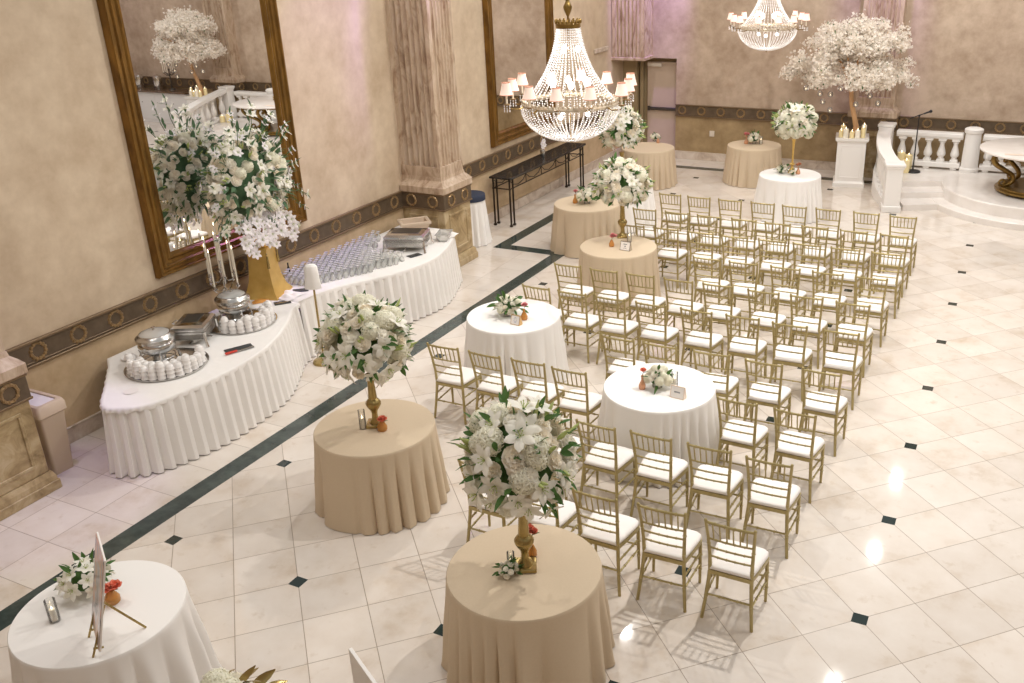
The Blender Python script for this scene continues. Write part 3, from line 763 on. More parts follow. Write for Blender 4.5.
# back wall table
bud_vase(-4.72,13.10, 'peach bottle with pink blooms on the table against the back wall', 'pink', .16, 'peach', 3, 1.3)
posy(-4.57,13.16, 'white posy on the table against the back wall', .14, 16, seed=68, fs=.55, nleaf=14, h=.12)
glass_candle(-4.43,13.18, 'lit glass candle on the table against the back wall', .16, .034)
# pedestal-side white table
posy(-3.39,10.80, 'low white and green posy at the foot of the slim gold stand', .11, 12, seed=69, fs=.45, nleaf=22, h=.06)
bud_vase(-3.09,10.82, 'peach bud vase beside the slim gold stand', 'peach', .13, 'peach', 2, 1.2)
posy(-3.16,10.7, 'tiny white posy at the gold stand beside the peach bud vase', .06, 7, seed=70, fs=.34, nleaf=6, h=.045, bowl=False)

def tent_card(x, y, rz, label, w, h, body, face):
    t = thing('tent_card', label, 'sign', (x,y,TZ), rz, group='small cards on the tables')
    dp = h*.62
    b = MB(); b.add([(-w/2,-dp/2,0),(w/2,-dp/2,0),(w/2,dp/2,0),(-w/2,dp/2,0),(-w/2,-.004,h),(w/2,-.004,h),(w/2,.004,h),(-w/2,.004,h)],
                    [(0,1,5,4),(2,3,7,6),(4,5,6,7),(0,3,2,1),(0,4,7,3),(1,2,6,5)]); b.build('stand', M[body], t, smooth=0)
    def on(u, v, e): # point on the front face
        return (u*w/2, -dp/2+v*(dp/2-.004)-e, v*h)
    b = MB(); b.add([on(-.88,.08,.002),on(.88,.08,.002),on(.88,.93,.002),on(-.88,.93,.002)], [(0,1,2,3)]); b.build('card_face', M[face], t, smooth=0)
    return t, on
def strokes(t, on, bars, m):
    b = MB()
    for (u0,u1,v0,v1) in bars: b.add([on(u0,v0,.003),on(u1,v0,.003),on(u1,v1,.003),on(u0,v1,.003)], [(0,1,2,3)])
    b.build('lettering', M[m], t, smooth=0)
t, on = tent_card(-4.40,2.56, -.12, 'gold tent card with a blue swirl, on the white row-end table', .125, .115, 'kraft', 'card')
bb = MB()
for k in range(10):
    a0, a1 = 2*pi*k/11+.8, 2*pi*(k+.8)/11+.8
    bb.add([on(.0+.3*cos(a0)*r_, .52+.26*sin(a0)*r_, .003) for r_ in (.8,1)]+[on(.0+.3*cos(a1)*r_, .52+.26*sin(a1)*r_, .003) for r_ in (1,.8)], [(0,1,2,3)])
bb.build('lettering', M['blueink'], t, smooth=0)
t, on = tent_card(-2.055,1.545, -.1, 'blush tent card with one dark printed line, middle of the chair rows', .15, .12, 'blush', 'card')
strokes(t, on, [(-.42+.12*k, -.42+.12*k+.085, .47, .58) for k in range(7)], 'ink')
t, on = tent_card(-4.29,5.56, -.08, 'small framed white card with dark print at the foot of the vase', .16, .13, 'silver_d', 'card')
strokes(t, on, [(-.36+.12*k, -.36+.12*k+.09, .66, .74) for k in range(6)]+[(-.1,.1,.42,.54)]+[(-.3+.13*k, -.3+.13*k+.09, .25, .3) for k in range(5)], 'ink')

# picture board on its easel (table with the white cloth)
def easel_board(x, y, z, rz, w, h, label, face, legs=True, tilt=14):
    t = thing('picture_board', label, 'board', (x,y,z), rz)
    Mx = Matrix.Rotation(radians(-tilt),4,'X')
    def bxm(d, c):
        o = MB(); o.box(c, d, bv=.002); bb = MB(); bb.merge(o, Mx); return bb
    bxm((w,.012,h), (0,0,h/2+.075)).build('panel', M['card'], t, smooth=0)
    bxm((w-.01,.004,h-.01), (0,-.008,h/2+.075)).build('print', M[face], t, smooth=0)
    if legs:
        for sx in (-1,1):
            b = MB(); b.tube([Mx @ Vector((sx*w*.28,.02,h*.55)), Vector((sx*w*.3,-.03,0))], .008, 6); b.tube([Mx @ Vector((sx*w*.28,-.03,.05)), Mx @ Vector((sx*w*.28,.03,.05))], .008, 6); b.build('leg', M['vase'], t)
        b = MB(); b.tube([Mx @ Vector((0,.02,h*.5)), Vector((0,.3,0))], .008, 6); b.build('leg', M['vase'], t)
    return t
easel_board(-4.295,-3.212,TZ+.002, radians(-32), .366, .645, 'portrait picture board seen edge-on, on a small gold easel', 'sign')
# reach of things just inside the lower frame edge
t = thing('notice_board', 'plain white board whose corner shows between two tablecloths', 'board', (-1.97,-3.285,0), radians(-28.7))
b = MB(); b.box((0,0,1.19), (.48,.02,.62), bv=.002); b.build('panel', M['card'], t, smooth=0)
for sx in (-1,1): 
    b = MB(); b.tube([(sx*.18,.02,1.3),(sx*.26,-.06,0)], .012, 6); b.build('leg', M['vase'], t)
b = MB(); b.tube([(0,.02,1.3),(0,.42,0)], .012, 6); b.build('leg', M['vase'], t)
arrangement('flower_bouquet', 'white bouquet with gilded leaves, only its top showing by the picture-board table', 'bouquet', (-2.80,-3.52,1.10), (.22,.22,.19), [('rose2',4),('hydrangea',2)], 91, 24, 30, buds=0, leafmat='vase', fs=.9, leafL=.15)
b = MB(); b.lathe([(.14,0),(.14,.02),(.03,.05),(.022,.5),(.025,.86),(.05,.93)], 20); tag(b.build('flower_stand', M['vase'], None, (-2.80,-3.52,0)), 'gold floor stand under the bouquet with gilded leaves', 'stand')

# ------------------------------------------------------------------ buffet
def smooth_poly(pts, n):
    """Catmull-Rom through pts, n samples per span"""
    out = []; P_ = [pts[0]]+list(pts)+[pts[-1]]
    for i in range(1, len(P_)-2):
        p0,p1,p2,p3 = [Vector(p) for p in P_[i-1:i+3]]
        for k in range(n):
            t = k/n; out.append(tuple(.5*((2*p1)+(p2-p0)*t+(2*p0-5*p1+4*p2-p3)*t*t+(3*p1-p0-3*p2+p3)*t**3)))
    out.append(tuple(pts[-1])); return out
BZ = .765
def buffet(name, label, front, back, pleat):
    t = thing(name, label, 'table', (0,0,0), group='curved buffet tables along the mirror wall')
    f = smooth_poly(front, 12); poly = f+back
    q = random.Random(pleat); b = MB(); n = len(poly)
    cen = Vector((sum(p[0] for p in poly)/n, sum(p[1] for p in poly)/n))
    def ring(e, z, wob=0): return [(p[0]+(cen.x-p[0])*(e-wob*1.3*sin(i*1.9+pleat)), p[1]+(cen.y-p[1])*(e-wob*1.3*sin(i*1.9+pleat)), z+wob*(sin(i*1.3+pleat)+.6*sin(i*.47))) for i, p in enumerate(poly)]
    # top cloth with a soft rolled edge
    b.loft([ring(-.02,BZ-.055,.009), ring(-.024,BZ-.024,.005), ring(-.012,BZ-.004), ring(.01,BZ), ring(.02,BZ)], cap=False)
    top = ring(.02,BZ); b.add(top, [tuple(range(n))])
    b.build('tablecloth', M['rumpled'], t, smooth=60)
    # pleated skirt following the front
    b = MB(); s = 0; m = []
    dense = []
    for i in range(len(f)-1):
        for k in range(8): dense.append((f[i][0]+(f[i+1][0]-f[i][0])*k/8, f[i][1]+(f[i+1][1]-f[i][1])*k/8))
    dense.append(f[-1]); acc = 0; cols = []
    for i, p in enumerate(dense):
        a = dense[max(i-1,0)]; c = dense[min(i+1,len(dense)-1)]; d = Vector((c[0]-a[0],c[1]-a[1])).normalized(); nn = Vector((d.y,-d.x))
        if i: acc += hypot(p[0]-a[0], p[1]-a[1])
        cols.append((p, nn, acc))
    rows = []
    for z, am, fl in ((BZ-.03,.012,.0),(BZ-.1,.024,.004),(.45,.034,.015),(.2,.042,.03),(.012,.05,.045)):
        r = []
        for p, nn, a in cols:
            ph = ((a+.03*sin(a*2.3+pleat))/.125) % 1.0; saw = (min(1,ph/.5) if ph < .84 else (1-ph)/.16)
            w = .5+.5*sin(a*3.1+pleat)*.5
            off = fl+am*(saw*1.6-.8)*(1-.2*w)+.012*sin(a*5.3+pleat)*(1-z/BZ)
            r.append((p[0]+nn.x*off, p[1]+nn.y*off, z))
        rows.append(r)
    k = len(cols); vs = [p for r in rows for p in r]
    b.add(vs, [(j*k+i, j*k+i+1, (j+1)*k+i+1, (j+1)*k+i) for j in range(len(rows)-1) for i in range(k-1)])
    b.build('table_skirt', M['skirt'], t, smooth=45)
    return t
buffet('buffet_table', 'white-skirted curved buffet table with chafing dishes and stacked cups',
       [(-7.93,-.12),(-7.55,-.48),(-7.2,-.80),(-6.98,-.77),(-6.80,-.60),(-6.69,-.20),(-6.635,.25),(-6.655,.68),(-6.74,1.05),(-6.88,1.38),(-7.06,1.70),(-7.2,1.9),(-7.28,2.125)], [(-8.1,2.125),(-8.1,.0)], 3)
buffet('buffet_table', 'white-skirted curved buffet table covered with rows of glasses',
       [(-7.31,2.18),(-7.27,2.5),(-7.18,2.86),(-7.0,3.2),(-6.83,3.52),(-6.71,3.95),(-6.69,4.3),(-6.75,4.62),(-6.86,4.95),(-6.98,5.22),(-7.1,5.40),(-7.4,5.5)], [(-7.7,5.51),(-8.1,5.51),(-8.1,2.18)], 8)

ZT = BZ+.003
def tray(x, y, r, label):
    b = MB(); b.lathe([(r*.9,0),(r,.008),(r*1.02,.02),(r*.99,.02),(r*.96,.01),(r*.02,.008)], 48)
    return tag(b.build('serving_tray', M['silver'], None, (x,y,ZT)), label, 'tray')
tray(-7.33,.12,.42, 'round silver tray of stacked cups at the end of the buffet near the bin')
tray(-7.46,1.37,.39, 'round silver tray of stacked cups beside the candelabra')
def round_chafer(x, y, rz, label):
    t = thing('chafing_dish', label, 'chafing dish', (x,y,ZT+.012), rz)
    b = MB(); b.lathe([(.06,.085),(.13,.09),(.175,.125),(.192,.175),(.185,.205),(.172,.222),(.19,.226),(.2,.232),(.2,.242)], 32); b.build('pan', M['silver'], t)
    b = MB(); b.lathe([(.19,.2425),(.203,.245),(.203,.268),(.19,.28),(.172,.292),(.165,.305),(.15,.306)], 32, cap=False); b.build('lid_rim', M['silver_d'], t)
    b = MB(); b.lathe([(.155,.304),(.12,.326),(.06,.338),(.002,.34)], 28); b.build('lid_window', M['lidglass'], t)
    b = MB(); b.lathe([(.012,.338),(.01,.355),(.022,.365),(.018,.378),(.002,.382)], 12); b.build('knob', M['silver'], t)
    for k in range(4):
        a = pi/4+pi/2*k; c, s = cos(a), sin(a)
        b = MB(); b.tube([(.21*c,.21*s,.0),(.2*c,.2*s,.05),(.165*c,.165*s,.1),(.185*c,.185*s,.15)], [.014,.012,.012,.01], 7); b.ball((.21*c,.21*s,.012), .018, 8, 5); b.build('leg', M['silver'], t)
    b = MB(); b.lathe([(.06,.005),(.07,.01),(.07,.06),(.05,.07)], 16); b.build('burner', M['silver_d'], t)
    b = MB(); b.torus((0,0,.04), .17, .008, 'z', 24, 5); b.build('stand_ring', M['silver'], t)
    b = MB(); b.tube([(0,.2,.24),(-.04,.24,.25),(.04,.24,.25),(0,.2,.24)], .012, 6); b.build('hinge', M['silver_d'], t)
    return t
round_chafer(-7.53,.2,.2, 'round silver soup chafer inside the cup tray near the bin')
round_chafer(-7.62,1.42,.5, 'round silver soup chafer beneath the candelabra')
def square_chafer(x, y, rz, L_, W, label, h=.3):
    t = thing('chafing_dish', label, 'chafing dish', (x,y,ZT), rz)
    b = MB(); b.box((0,0,.125), (L_,W,.115), bv=.014); b.box((0,0,.15), (L_+.012,W+.012,.012), bv=.004); b.box((0,0,.186), (L_+.03,W+.03,.014), bv=.004); b.build('pan', M['silver_d'], t)
    b = MB(); 
    rg = lambda e, z: [(-L_/2+e,-W/2+e,z),(L_/2-e,-W/2+e,z),(L_/2-e,W/2-e,z),(-L_/2+e,W/2-e,z)]
    b.loft([rg(-.01,.194), rg(-.012,.225), rg(.015,.25), rg(.07,.262), rg(.09,.262)], cap=True); b.build('lid', M['silver'], t, smooth=30)
    b = MB(); b.loft([rg(.075,.2625), rg(.085,.268), rg(.1,.27)]); b.build('lid_window', M['steel'], t, smooth=0)
    b = MB(); b.tube([(-.05,-W/2-.01,.215),(-.05,-W/2-.045,.225),(.05,-W/2-.045,.225),(.05,-W/2-.01,.215)], .008, 6); b.build('handle', M['silver'], t)
    for sx in (-1,1):
        for sy in (-1,1):
            b = MB(); b.tube([(sx*(L_/2+.03),sy*(W/2+.03),0),(sx*(L_/2+.015),sy*(W/2+.015),.06),(sx*(L_/2+.005),sy*(W/2+.005),.17)], [.02,.014,.018], 7); b.build('leg', M['silver'], t)
    b = MB(); b.lathe([(.045,.01),(.05,.015),(.05,.06),(.04,.07)], 14, (L_*.22,0,0)); b.lathe([(.045,.01),(.05,.015),(.05,.06),(.04,.07)], 14, (-L_*.22,0,0)); b.build('burner', M['silver_d'], t)
    b = MB(); b.box((0,0,.035), (L_+.02,.03,.012)); b.box((0,0,.035), (.03,W+.02,.012)); b.build('stand_rail', M['silver'], t, smooth=0)
    return t
square_chafer(-7.58,.77,radians(-62), .40,.34, 'square silver chafing dish between the two round soup chafers')
square_chafer(-7.28,4.50,radians(20), .56,.40, 'long silver chafing dish at the far end of the glasses')
# cups: stacks around the trays
cupm = None
def cup(x, y, z, lab, grp):
    global cupm
    if cupm is None:
        b = MB(); b.lathe([(.047,0),(.049,.004),(.049,.009),(.044,.011),(.042,.026),(.036,.042),(.027,.05),(.022,.051),(.022,.058),(.002,.058)], 12)
        o = b.build('soup_cup', M['china'], None, (x,y,z)); cupm = o; tag(o, lab, 'cup', grp)
    else:
        o = cupm.copy(); COL.objects.link(o); o.location = (x,y,z); o['label'] = lab; o['group'] = grp
    o.rotation_euler.z = R.uniform(0,6)
def cup_stack(x, y, n, where):
    g = 'stacked cups on the tray '+where
    for k in range(n): cup(x+R.uniform(-.003,.003), y+R.uniform(-.003,.003), ZT+.0105+k*.0445, 'white cup upside down in the stacks on the tray '+where, g)
C1 = (-7.33,.12); C2 = (-7.46,1.37)
for k in range(15):
    a = radians(-150+k*14.3); cup_stack(C1[0]+.35*cos(a), C1[1]+.35*sin(a), 3+(k % 3 == 1), 'near the bin')
for k in range(9):
    a = radians(-125+k*17); r_ = .25
    px, py = C1[0]+r_*cos(a), C1[1]+r_*sin(a)
    if hypot(px+7.53, py-.2) > .285: cup_stack(px, py, 3, 'near the bin')
for k in range(11):
    a = radians(-80+k*15.5); cup_stack(C2[0]+.325*cos(a), C2[1]+.325*sin(a), 3+(k % 3 == 0), 'beside the candelabra')
for k in range(6):
    a = radians(-40+k*20); px, py = C2[0]+.25*cos(a), C2[1]+.25*sin(a)
    if hypot(px+7.62, py-1.42) > .285: cup_stack(px, py, 3, 'beside the candelabra')
def plate(x, y, z, r, label):
    b = MB(); b.lathe([(r*.55,0),(r*.6,.004),(r,.018),(r*.98,.021),(r*.6,.009),(.002,.008)], 24); return tag(b.build('saucer', M['china'], None, (x,y,z)), label, 'plate')
plate(-7.86,.08,ZT,.085, 'white saucer tucked beside the soup chafer near the bin'); plate(-7.95,1.0,ZT,.085, 'white saucer behind the square chafing dish')
b = MB(); b.lathe([(.001,0),(.06,.001),(.075,.003)], 20); tag(b.build('napkin_round', M['card'], None, (-7.18,-.48,ZT)), 'thin pale paper disc at the bare end of the buffet', 'napkin')
# tongs with red handle on a dark cloth
b = MB(); b.box((0,0,.004), (.3,.13,.006), bv=.002); tag(b.build('service_mat', M['napkin'], None, (-6.93,.76,ZT), radians(62), smooth=0), 'dark mat under the red-handled server at the buffet edge', 'mat')
t = thing('serving_utensil', 'red-handled serving utensil at the edge of the buffet', 'utensil', (-6.885,.68,ZT+.008), radians(66))
b = MB(); b.box((-.06,0,.01), (.14,.034,.02), bv=.008); b.build('handle', M['red'], t); b = MB(); b.box((.1,0,.006), (.2,.03,.006), bv=.002); b.build('blade', M['silver_d'], t)
for x, y, rz, lab in ((-7.47,2.06,.9,'dark menu card on the joint of the two buffet tables'), (-7.0,4.25,1.2,'dark menu card beside the long chafing dish'), (-7.56,2.5,.7,'dark card lying at the start of the glasses')):
    b = MB(); b.box((0,0,.003), (.2,.12,.004), bv=.001); b.mi = 1; b.box((0,0,.0055), (.17,.02,.001)); tag(b.build('menu_card', [M['napkin'], M['silver_d']], None, (x,y,ZT), rz, smooth=0), lab, 'card', 'dark cards on the buffet')
b = MB(); 
for k in range(3): b.box((.01*k-.01,.015*k,.006+.005*k), (.2-.02*k,.09,.006), rz=.1*k, bv=.002)
tag(b.build('folded_napkin', M['ochre'], None, (-7.74,1.98,ZT), radians(50), smooth=0), 'ochre folded napkin below the gold flower pedestal', 'napkin')
# linen crumple beside the pedestal
def crumple(x, y, sx, sy, label, seed, name='crumpled_linen'):
    q = random.Random(seed); b = MB(); n = 16; vs = []
    for i in range(n+1):
        for j in range(n+1):
            u, v = i/n*2-1, j/n*2-1; e = max(0,1-max(abs(u),abs(v))**3)
            z = .006+.05*e*abs(sin(u*4.1+v*2.2+seed)+.6*sin(v*6.5-u*3+seed*2))*.6
            vs.append((u*sx*(1+.06*sin(v*5+seed)), v*sy*(1+.06*sin(u*4+seed)), z))
    b.add(vs, [(i*(n+1)+j,(i+1)*(n+1)+j,(i+1)*(n+1)+j+1,i*(n+1)+j+1) for i in range(n) for j in range(n)])
    return tag(b.build(name, M['white'], None, (x,y,ZT), smooth=80), label, 'linen')
crumple(-7.62,2.28,.2,.16,'crumpled white linen at the foot of the gold flower pedestal',4)
crumple(-7.16,5.2,.2,.2,'bunched white linen at the far end of the buffet',7)
# candelabra
CAX, CAY = -7.93, 1.62
t = thing('candelabra', 'tall silver candelabra with white taper candles before the mirror', 'candelabra', (CAX,CAY,ZT))
b = MB(); b.lathe([(.09,0),(.085,.015),(.03,.03),(.015,.07),(.022,.1),(.012,.14),(.011,.32),(.022,.36),(.012,.4),(.012,.6),(.02,.64)], 18); b.build('stem', M['silver'], t)
tips = []
for k in range(8):
    a = 2*pi*k/8+.2; lv = .47 if k % 2 else .34; rr = .14 if k % 2 else .19
    c, s = cos(a), sin(a)
    b = MB(); b.tube([(.01*c,.01*s,lv-.05),(.06*c,.06*s,lv-.1),(.12*c,.12*s,lv-.09),(rr*c,rr*s,lv-.03)], .007, 6); b.lathe([(.008,-.03),(.03,-.008),(.032,0),(.014,.0),(.014,.03),(.01,.03)], 12, (rr*c,rr*s,lv)); b.build('arm', M['silver'], t)
    tips.append((rr*c, rr*s, lv+.02))
tips.append((0,0,.64))
for p in tips:
    o = tag(thing('taper_candle', 'white taper candle burning in the tall silver candelabra', 'candle', (CAX+p[0],CAY+p[1],ZT+p[2]), group='tapers in the silver candelabra'))
    b = MB(); b.lathe([(.0105,0),(.0095,.42),(.003,.435)], 8); b.build('wax', M['candle'], o)
    b = MB(); b.lathe([(.001,.435),(.006,.448),(.003,.465),(.0005,.48)], 6); b.build('flame', M['flame'], o)
# gold pedestal + giant arrangement
t = thing('flower_pedestal', 'flared square gold pedestal with tassel on the buffet, below the giant arrangement', 'pedestal', (-7.88,2.25,ZT), radians(18))
rg = lambda a, z: [(-a,-a,z),(a,-a,z),(a,a,z),(-a,a,z)]
b = MB(); b.loft([rg(.235,0),rg(.232,.02),rg(.185,.09),rg(.155,.2),rg(.138,.34),rg(.128,.48),rg(.128,.57),rg(.14,.6),rg(.14,.63),rg(.12,.64)]); b.build('body', M['goldfoil'], t, smooth=25)
b = MB(); b.torus((0,0,.67), .085, .035, 'z', 20, 8); b.lathe([(.06,.63),(.1,.68),(.11,.74)], 20); b.build('urn', M['goldfoil'], t)
for (x, y) in ((.13,-.13),(.13,.13)):
    b = MB(); b.tube([(0,.0,.6),(x*.9,y*.9,.615),(x*1.06,y*1.06,.56)], .008, 6); b.lathe([(.018,-.16),(.016,-.1),(.011,-.02),(.014,0)], 8, (x*1.08,y*1.08,.55)); b.build('tassel', M['vase'], t)
big = arrangement('flower_bouquet', 'giant white and cream arrangement with trailing orchids before the tall mirror', 'bouquet', (-7.70,2.05,2.28), (.29,.66,.64), [('rose',5),('lily',4),('rose2',2),('hydrangea',1),('orchid',2)], 77, 165, 260, buds=34, low=-.75, leafmat='blue_leaf', core=.62, fs=.86, leafL=.14)
q = random.Random(5)
# loose sprays reaching out of the arrangement
b = MB(); lf = MB()
for k in range(26):
    a = 2*pi*k/26+q.uniform(-.1,.1); ez = cos(a); ey = sin(a)
    if ez < -.75: continue
    p0 = Vector((.05,ey*.45,ez*.42)); p1 = Vector((.14+q.uniform(-.06,.12),ey*(.70 if ey > 0 else .84)*q.uniform(.85,1.08),ez*.82*q.uniform(.85,1.12)))
    b.tube([p0,p0.lerp(p1,.5)+Vector((.05,0,.03)),p1], .004, 4)
    for m_ in range(7): 
        pp = p0.lerp(p1,.45+.55*m_/6); leaf_piece(lf, pp, Vector((q.uniform(-.2,.6),ey+q.uniform(-.8,.8),ez+q.uniform(-.8,.8))).normalized(), q.uniform(.06,.11), .03, .1)
    for m_ in range(2): flower('orchid' if k % 2 else 'lily', big, p0.lerp(p1,.8+.2*m_), Vector((q.uniform(.3,1),ey*.6,ez*.6+.1)).normalized(), q.uniform(.5,.75), q.uniform(0,6))
for k in range(8):      # trailing orchids
    y0 = -.46+k*.1; pts = [Vector((.12,y0*.8,-.40)), Vector((.27,y0,-.45)), Vector((.32,y0*1.1,-.56)), Vector((.32,y0*1.12,-.66-.07*sin(k*2.1)))]
    b.tube(pts, .005, 5)
    for i in range(7):
        u = i/6*2.999; j_ = int(u); p = pts[j_].lerp(pts[j_+1], u-j_)+Vector((q.uniform(-.02,.04),q.uniform(-.05,.05),q.uniform(-.02,.02)))
        flower('orchid', big, p, Vector((1,q.uniform(-.7,.3),q.uniform(-.1,.6))).normalized(), q.uniform(.8,1.15), q.uniform(0,6))
b.build('stem', M['leaf'], big); lf.build('spray_leaves', M['blue_leaf'], big, smooth=0)
# glasses
gm = None; ng = 0
def glass_at(x, y):
    global gm, ng
    if gm is None:
        b = MB(); b.lathe([(.031,0),(.035,.028),(.031,.055),(.012,.075),(.0045,.088),(.0045,.112),(.007,.120),(.031,.124),(.032,.128),(.001,.129)], 12)
        gm = tag(b.build('wine_glass', M['stemware'], None, (x,y,ZT)), 'clear stemmed glass upended in the ranks on the curved buffet', 'glass', 'ranks of glasses on the buffet')
    else:
        o = gm.copy(); COL.objects.link(o); o.location = (x,y,ZT)
    ng += 1
fr2 = smooth_poly([(-7.30,2.16),(-7.27,2.5),(-7.18,2.86),(-7.0,3.2),(-6.83,3.52),(-6.71,3.95),(-6.69,4.3),(-6.75,4.62)], 40)
def front_x(y): return min(fr2, key=lambda p: abs(p[1]-y))[0]
row = 0; y = 2.66
while y < 4.75:
    x = -8.03+(.044 if row % 2 else 0)
    while x < front_x(y)-.28:
        if not (y > 4.05 and x > -7.72) and not (y > 4.42 and x > -7.86): glass_at(x+R.uniform(-.004,.004), y+R.uniform(-.004,.004))
        x += .088
    y += .078; row += 1
b = MB(); b.lathe([(.02,0),(.022,.01),(.02,.12),(.01,.15),(.01,.2)], 10); tag(b.build('wine_bottle', M['black'], None, (-8.06,2.86,ZT)), 'slim dark bottle standing behind the ranks of glasses', 'bottle')
# clear tub at the end
t = thing('serving_tub', 'clear rectangular tub beside the long chafing dish at the buffet end', 'tub', (-7.02,5.06,ZT+.0), radians(-70))
b = MB(); L_, W = .3,.18
o_ = lambda e, z: [(-L_/2-e,-W/2-e,z),(L_/2+e,-W/2-e,z),(L_/2+e,W/2+e,z),(-L_/2-e,W/2+e,z)]
b.loft([o_(-.03,0),o_(0,.1),o_(.015,.105),o_(.015,.11),o_(-.006,.108),o_(-.035,.006)]); b.build('body', M['clearplastic'], t, smooth=0)

# bins
def slim_bin(x, y, rz, label, bag=True):
    t = thing('waste_bin', label, 'bin', (x,y,0), rz)
    def rr(a, c, z, k=.03):
        out = []
        for (sx, sy, a0) in ((1,1,0),(-1,1,90),(-1,-1,180),(1,-1,270)):
            for j in range(4): th = radians(a0+30*j); out.append((sx*(a-k)+k*cos(th), sy*(c-k)+k*sin(th), z))
        return out
    b = MB(); b.loft([rr(.2,.11,0),rr(.245,.135,.62),rr(.25,.14,.63),rr(.25,.14,.66)]); b.build('body', M['binp'], t, smooth=40)
    b = MB(); b.loft([rr(.255,.145,.655),rr(.268,.158,.67),rr(.268,.158,.75),rr(.25,.14,.79),rr(.215,.105,.79),rr(.205,.095,.755),rr(.2,.09,.66)], cap=False); b.build('lid', M['binp'], t, smooth=40)
    if bag:
        b = MB(); b.loft([rr(.205,.095,.78),rr(.19,.08,.7),rr(.17,.07,.55),rr(.03,.02,.5,.01)]); b.build('liner', M['bag'], t, smooth=60)
    return t
slim_bin(-7.93,-1.02,0, 'slim beige waste bin with a liner, beside the cut-off marble pedestal')
t = thing('bus_tub', 'beige plastic tub standing on the buffet behind the long chafing dish', 'tub', (-7.66,5.22,ZT), radians(45))
b = MB(); b.loft([o_(-.0,0),o_(.06,.14),o_(.075,.145),o_(.085,.15),o_(.085,.18),o_(.06,.19),o_(.035,.18),o_(.02,.1),o_(-.02,.02)]); b.build('body', M['binp'], t, smooth=0)
# stanchion with a white cloth
t = thing('sign_stand', 'gold pole stand with round base and a white cloth over its top', 'stand', (-7.0,2.14,0), 0)
b = MB(); b.lathe([(.14,0),(.14,.012),(.13,.03),(.03,.05),(.0,.05)], 28); b.build('base', M['vase'], t)
b = MB(); b.tube([(0,0,.04),(0,0,1.05)], .013, 10); b.build('pole', M['vase'], t)
b = MB(); n = 24; rings = []
for z, rx, ry in ((1.31,.015,.012),(1.305,.05,.035),(1.28,.075,.05),(1.2,.085,.055),(1.1,.09,.06),(1.02,.10,.062),(1.0,.1,.06)):
    rings.append([(rx*cos(2*pi*i/n)*(1+.06*sin(5*2*pi*i/n+z*9)), ry*sin(2*pi*i/n)*(1+.1*sin(4*2*pi*i/n)), z) for i in range(n)])
b.loft(rings, cap=False); b.add(rings[0], [tuple(range(n))]); b.build('cloth', M['white'], t, rz=radians(30), smooth=70)

# navy-topped high table
t = thing('cocktail_table', 'round highboy in white linen with a navy top, beside the pillar', 'table', (-7.97,7.18,0))
# clear of the wall: radius .2 either way
b = cloth_mesh(.23, 21, .86, .06, .016, 6); 
b.build('tablecloth', M['white'], t, smooth=70)
b = MB(); b.lathe([(.002,.872),(.236,.872),(.246,.866),(.250,.82),(.252,.77)], 40, cap=False); b.build('navy_topper', M['navy'], t, smooth=60)
t.location.x = -7.86

# console table
t = thing('console_table', 'long black iron console table with stone top under the second mirror', 'table', (-7.86,9.78,0))
LW = 3.22
b = MB(); b.box((0,0,.905), (.44,LW,.035), bv=.006); b.mi = 0; b.build('tabletop', M['blackstone'], t, smooth=0)
for sy in (-1,1):
    for sx in (-1,1):
        for dy in (-.06,.06):
            y = sy*(LW/2-.12)+dy
            b = MB(); b.tube([(sx*.17,y,.0),(sx*.17,y,.885)], .018, 7); b.ball((sx*.17,y,.02), .036, 8, 5, (1,1,.7)); b.ball((sx*.17,y,.7), .026, 7, 4); b.build('leg', M['iron'], t)
for sx in (-1,1):
    b = MB(); b.tube([(sx*.17,-LW/2+.07,.7),(sx*.17,LW/2-.07,.7)], .012, 6); b.tube([(sx*.17,-LW/2+.07,.87),(sx*.17,LW/2-.07,.87)], .012, 6)
    for k in range(5):
        yc = -LW/2+.07+(LW-.14)*(k+.5)/5; hw = (LW-.14)/10
        b.tube([(sx*.17,yc-hw,.86),(sx*.17,yc-hw*.6,.77),(sx*.17,yc,.73),(sx*.17,yc+hw*.6,.77),(sx*.17,yc+hw,.86)], .009, 6)
        b.tube([(sx*.17,yc-hw,.7),(sx*.17,yc-hw,.86)], .009, 6)
    b.build('apron_scrollwork', M['iron'], t)
b = MB()
for sy in (-1,1): b.tube([(-.17,sy*(LW/2-.07),.7),(.17,sy*(LW/2-.07),.7)], .011, 6)
b.build('end_rail', M['iron'], t)
t = thing('potted_orchid', 'small white orchid in a grey pot on the black console', 'plant', (-7.9,9.95,.9245))
b = MB(); b.lathe([(.035,0),(.05,.02),(.055,.12),(.05,.13),(.04,.125),(.002,.12)], 16); b.build('pot', M['silver_d'], t)
b = MB(); b.tube([(0,0,.12),(.01,.01,.2),(.02,-.02,.27)], .004, 5); b.build('stem', M['leaf'], t)
for k in range(5): flower('orchid', t, (R.uniform(-.02,.05),R.uniform(-.05,.04),.2+.03*k), Vector((1,-.5,.3)).normalized(), .7, k)

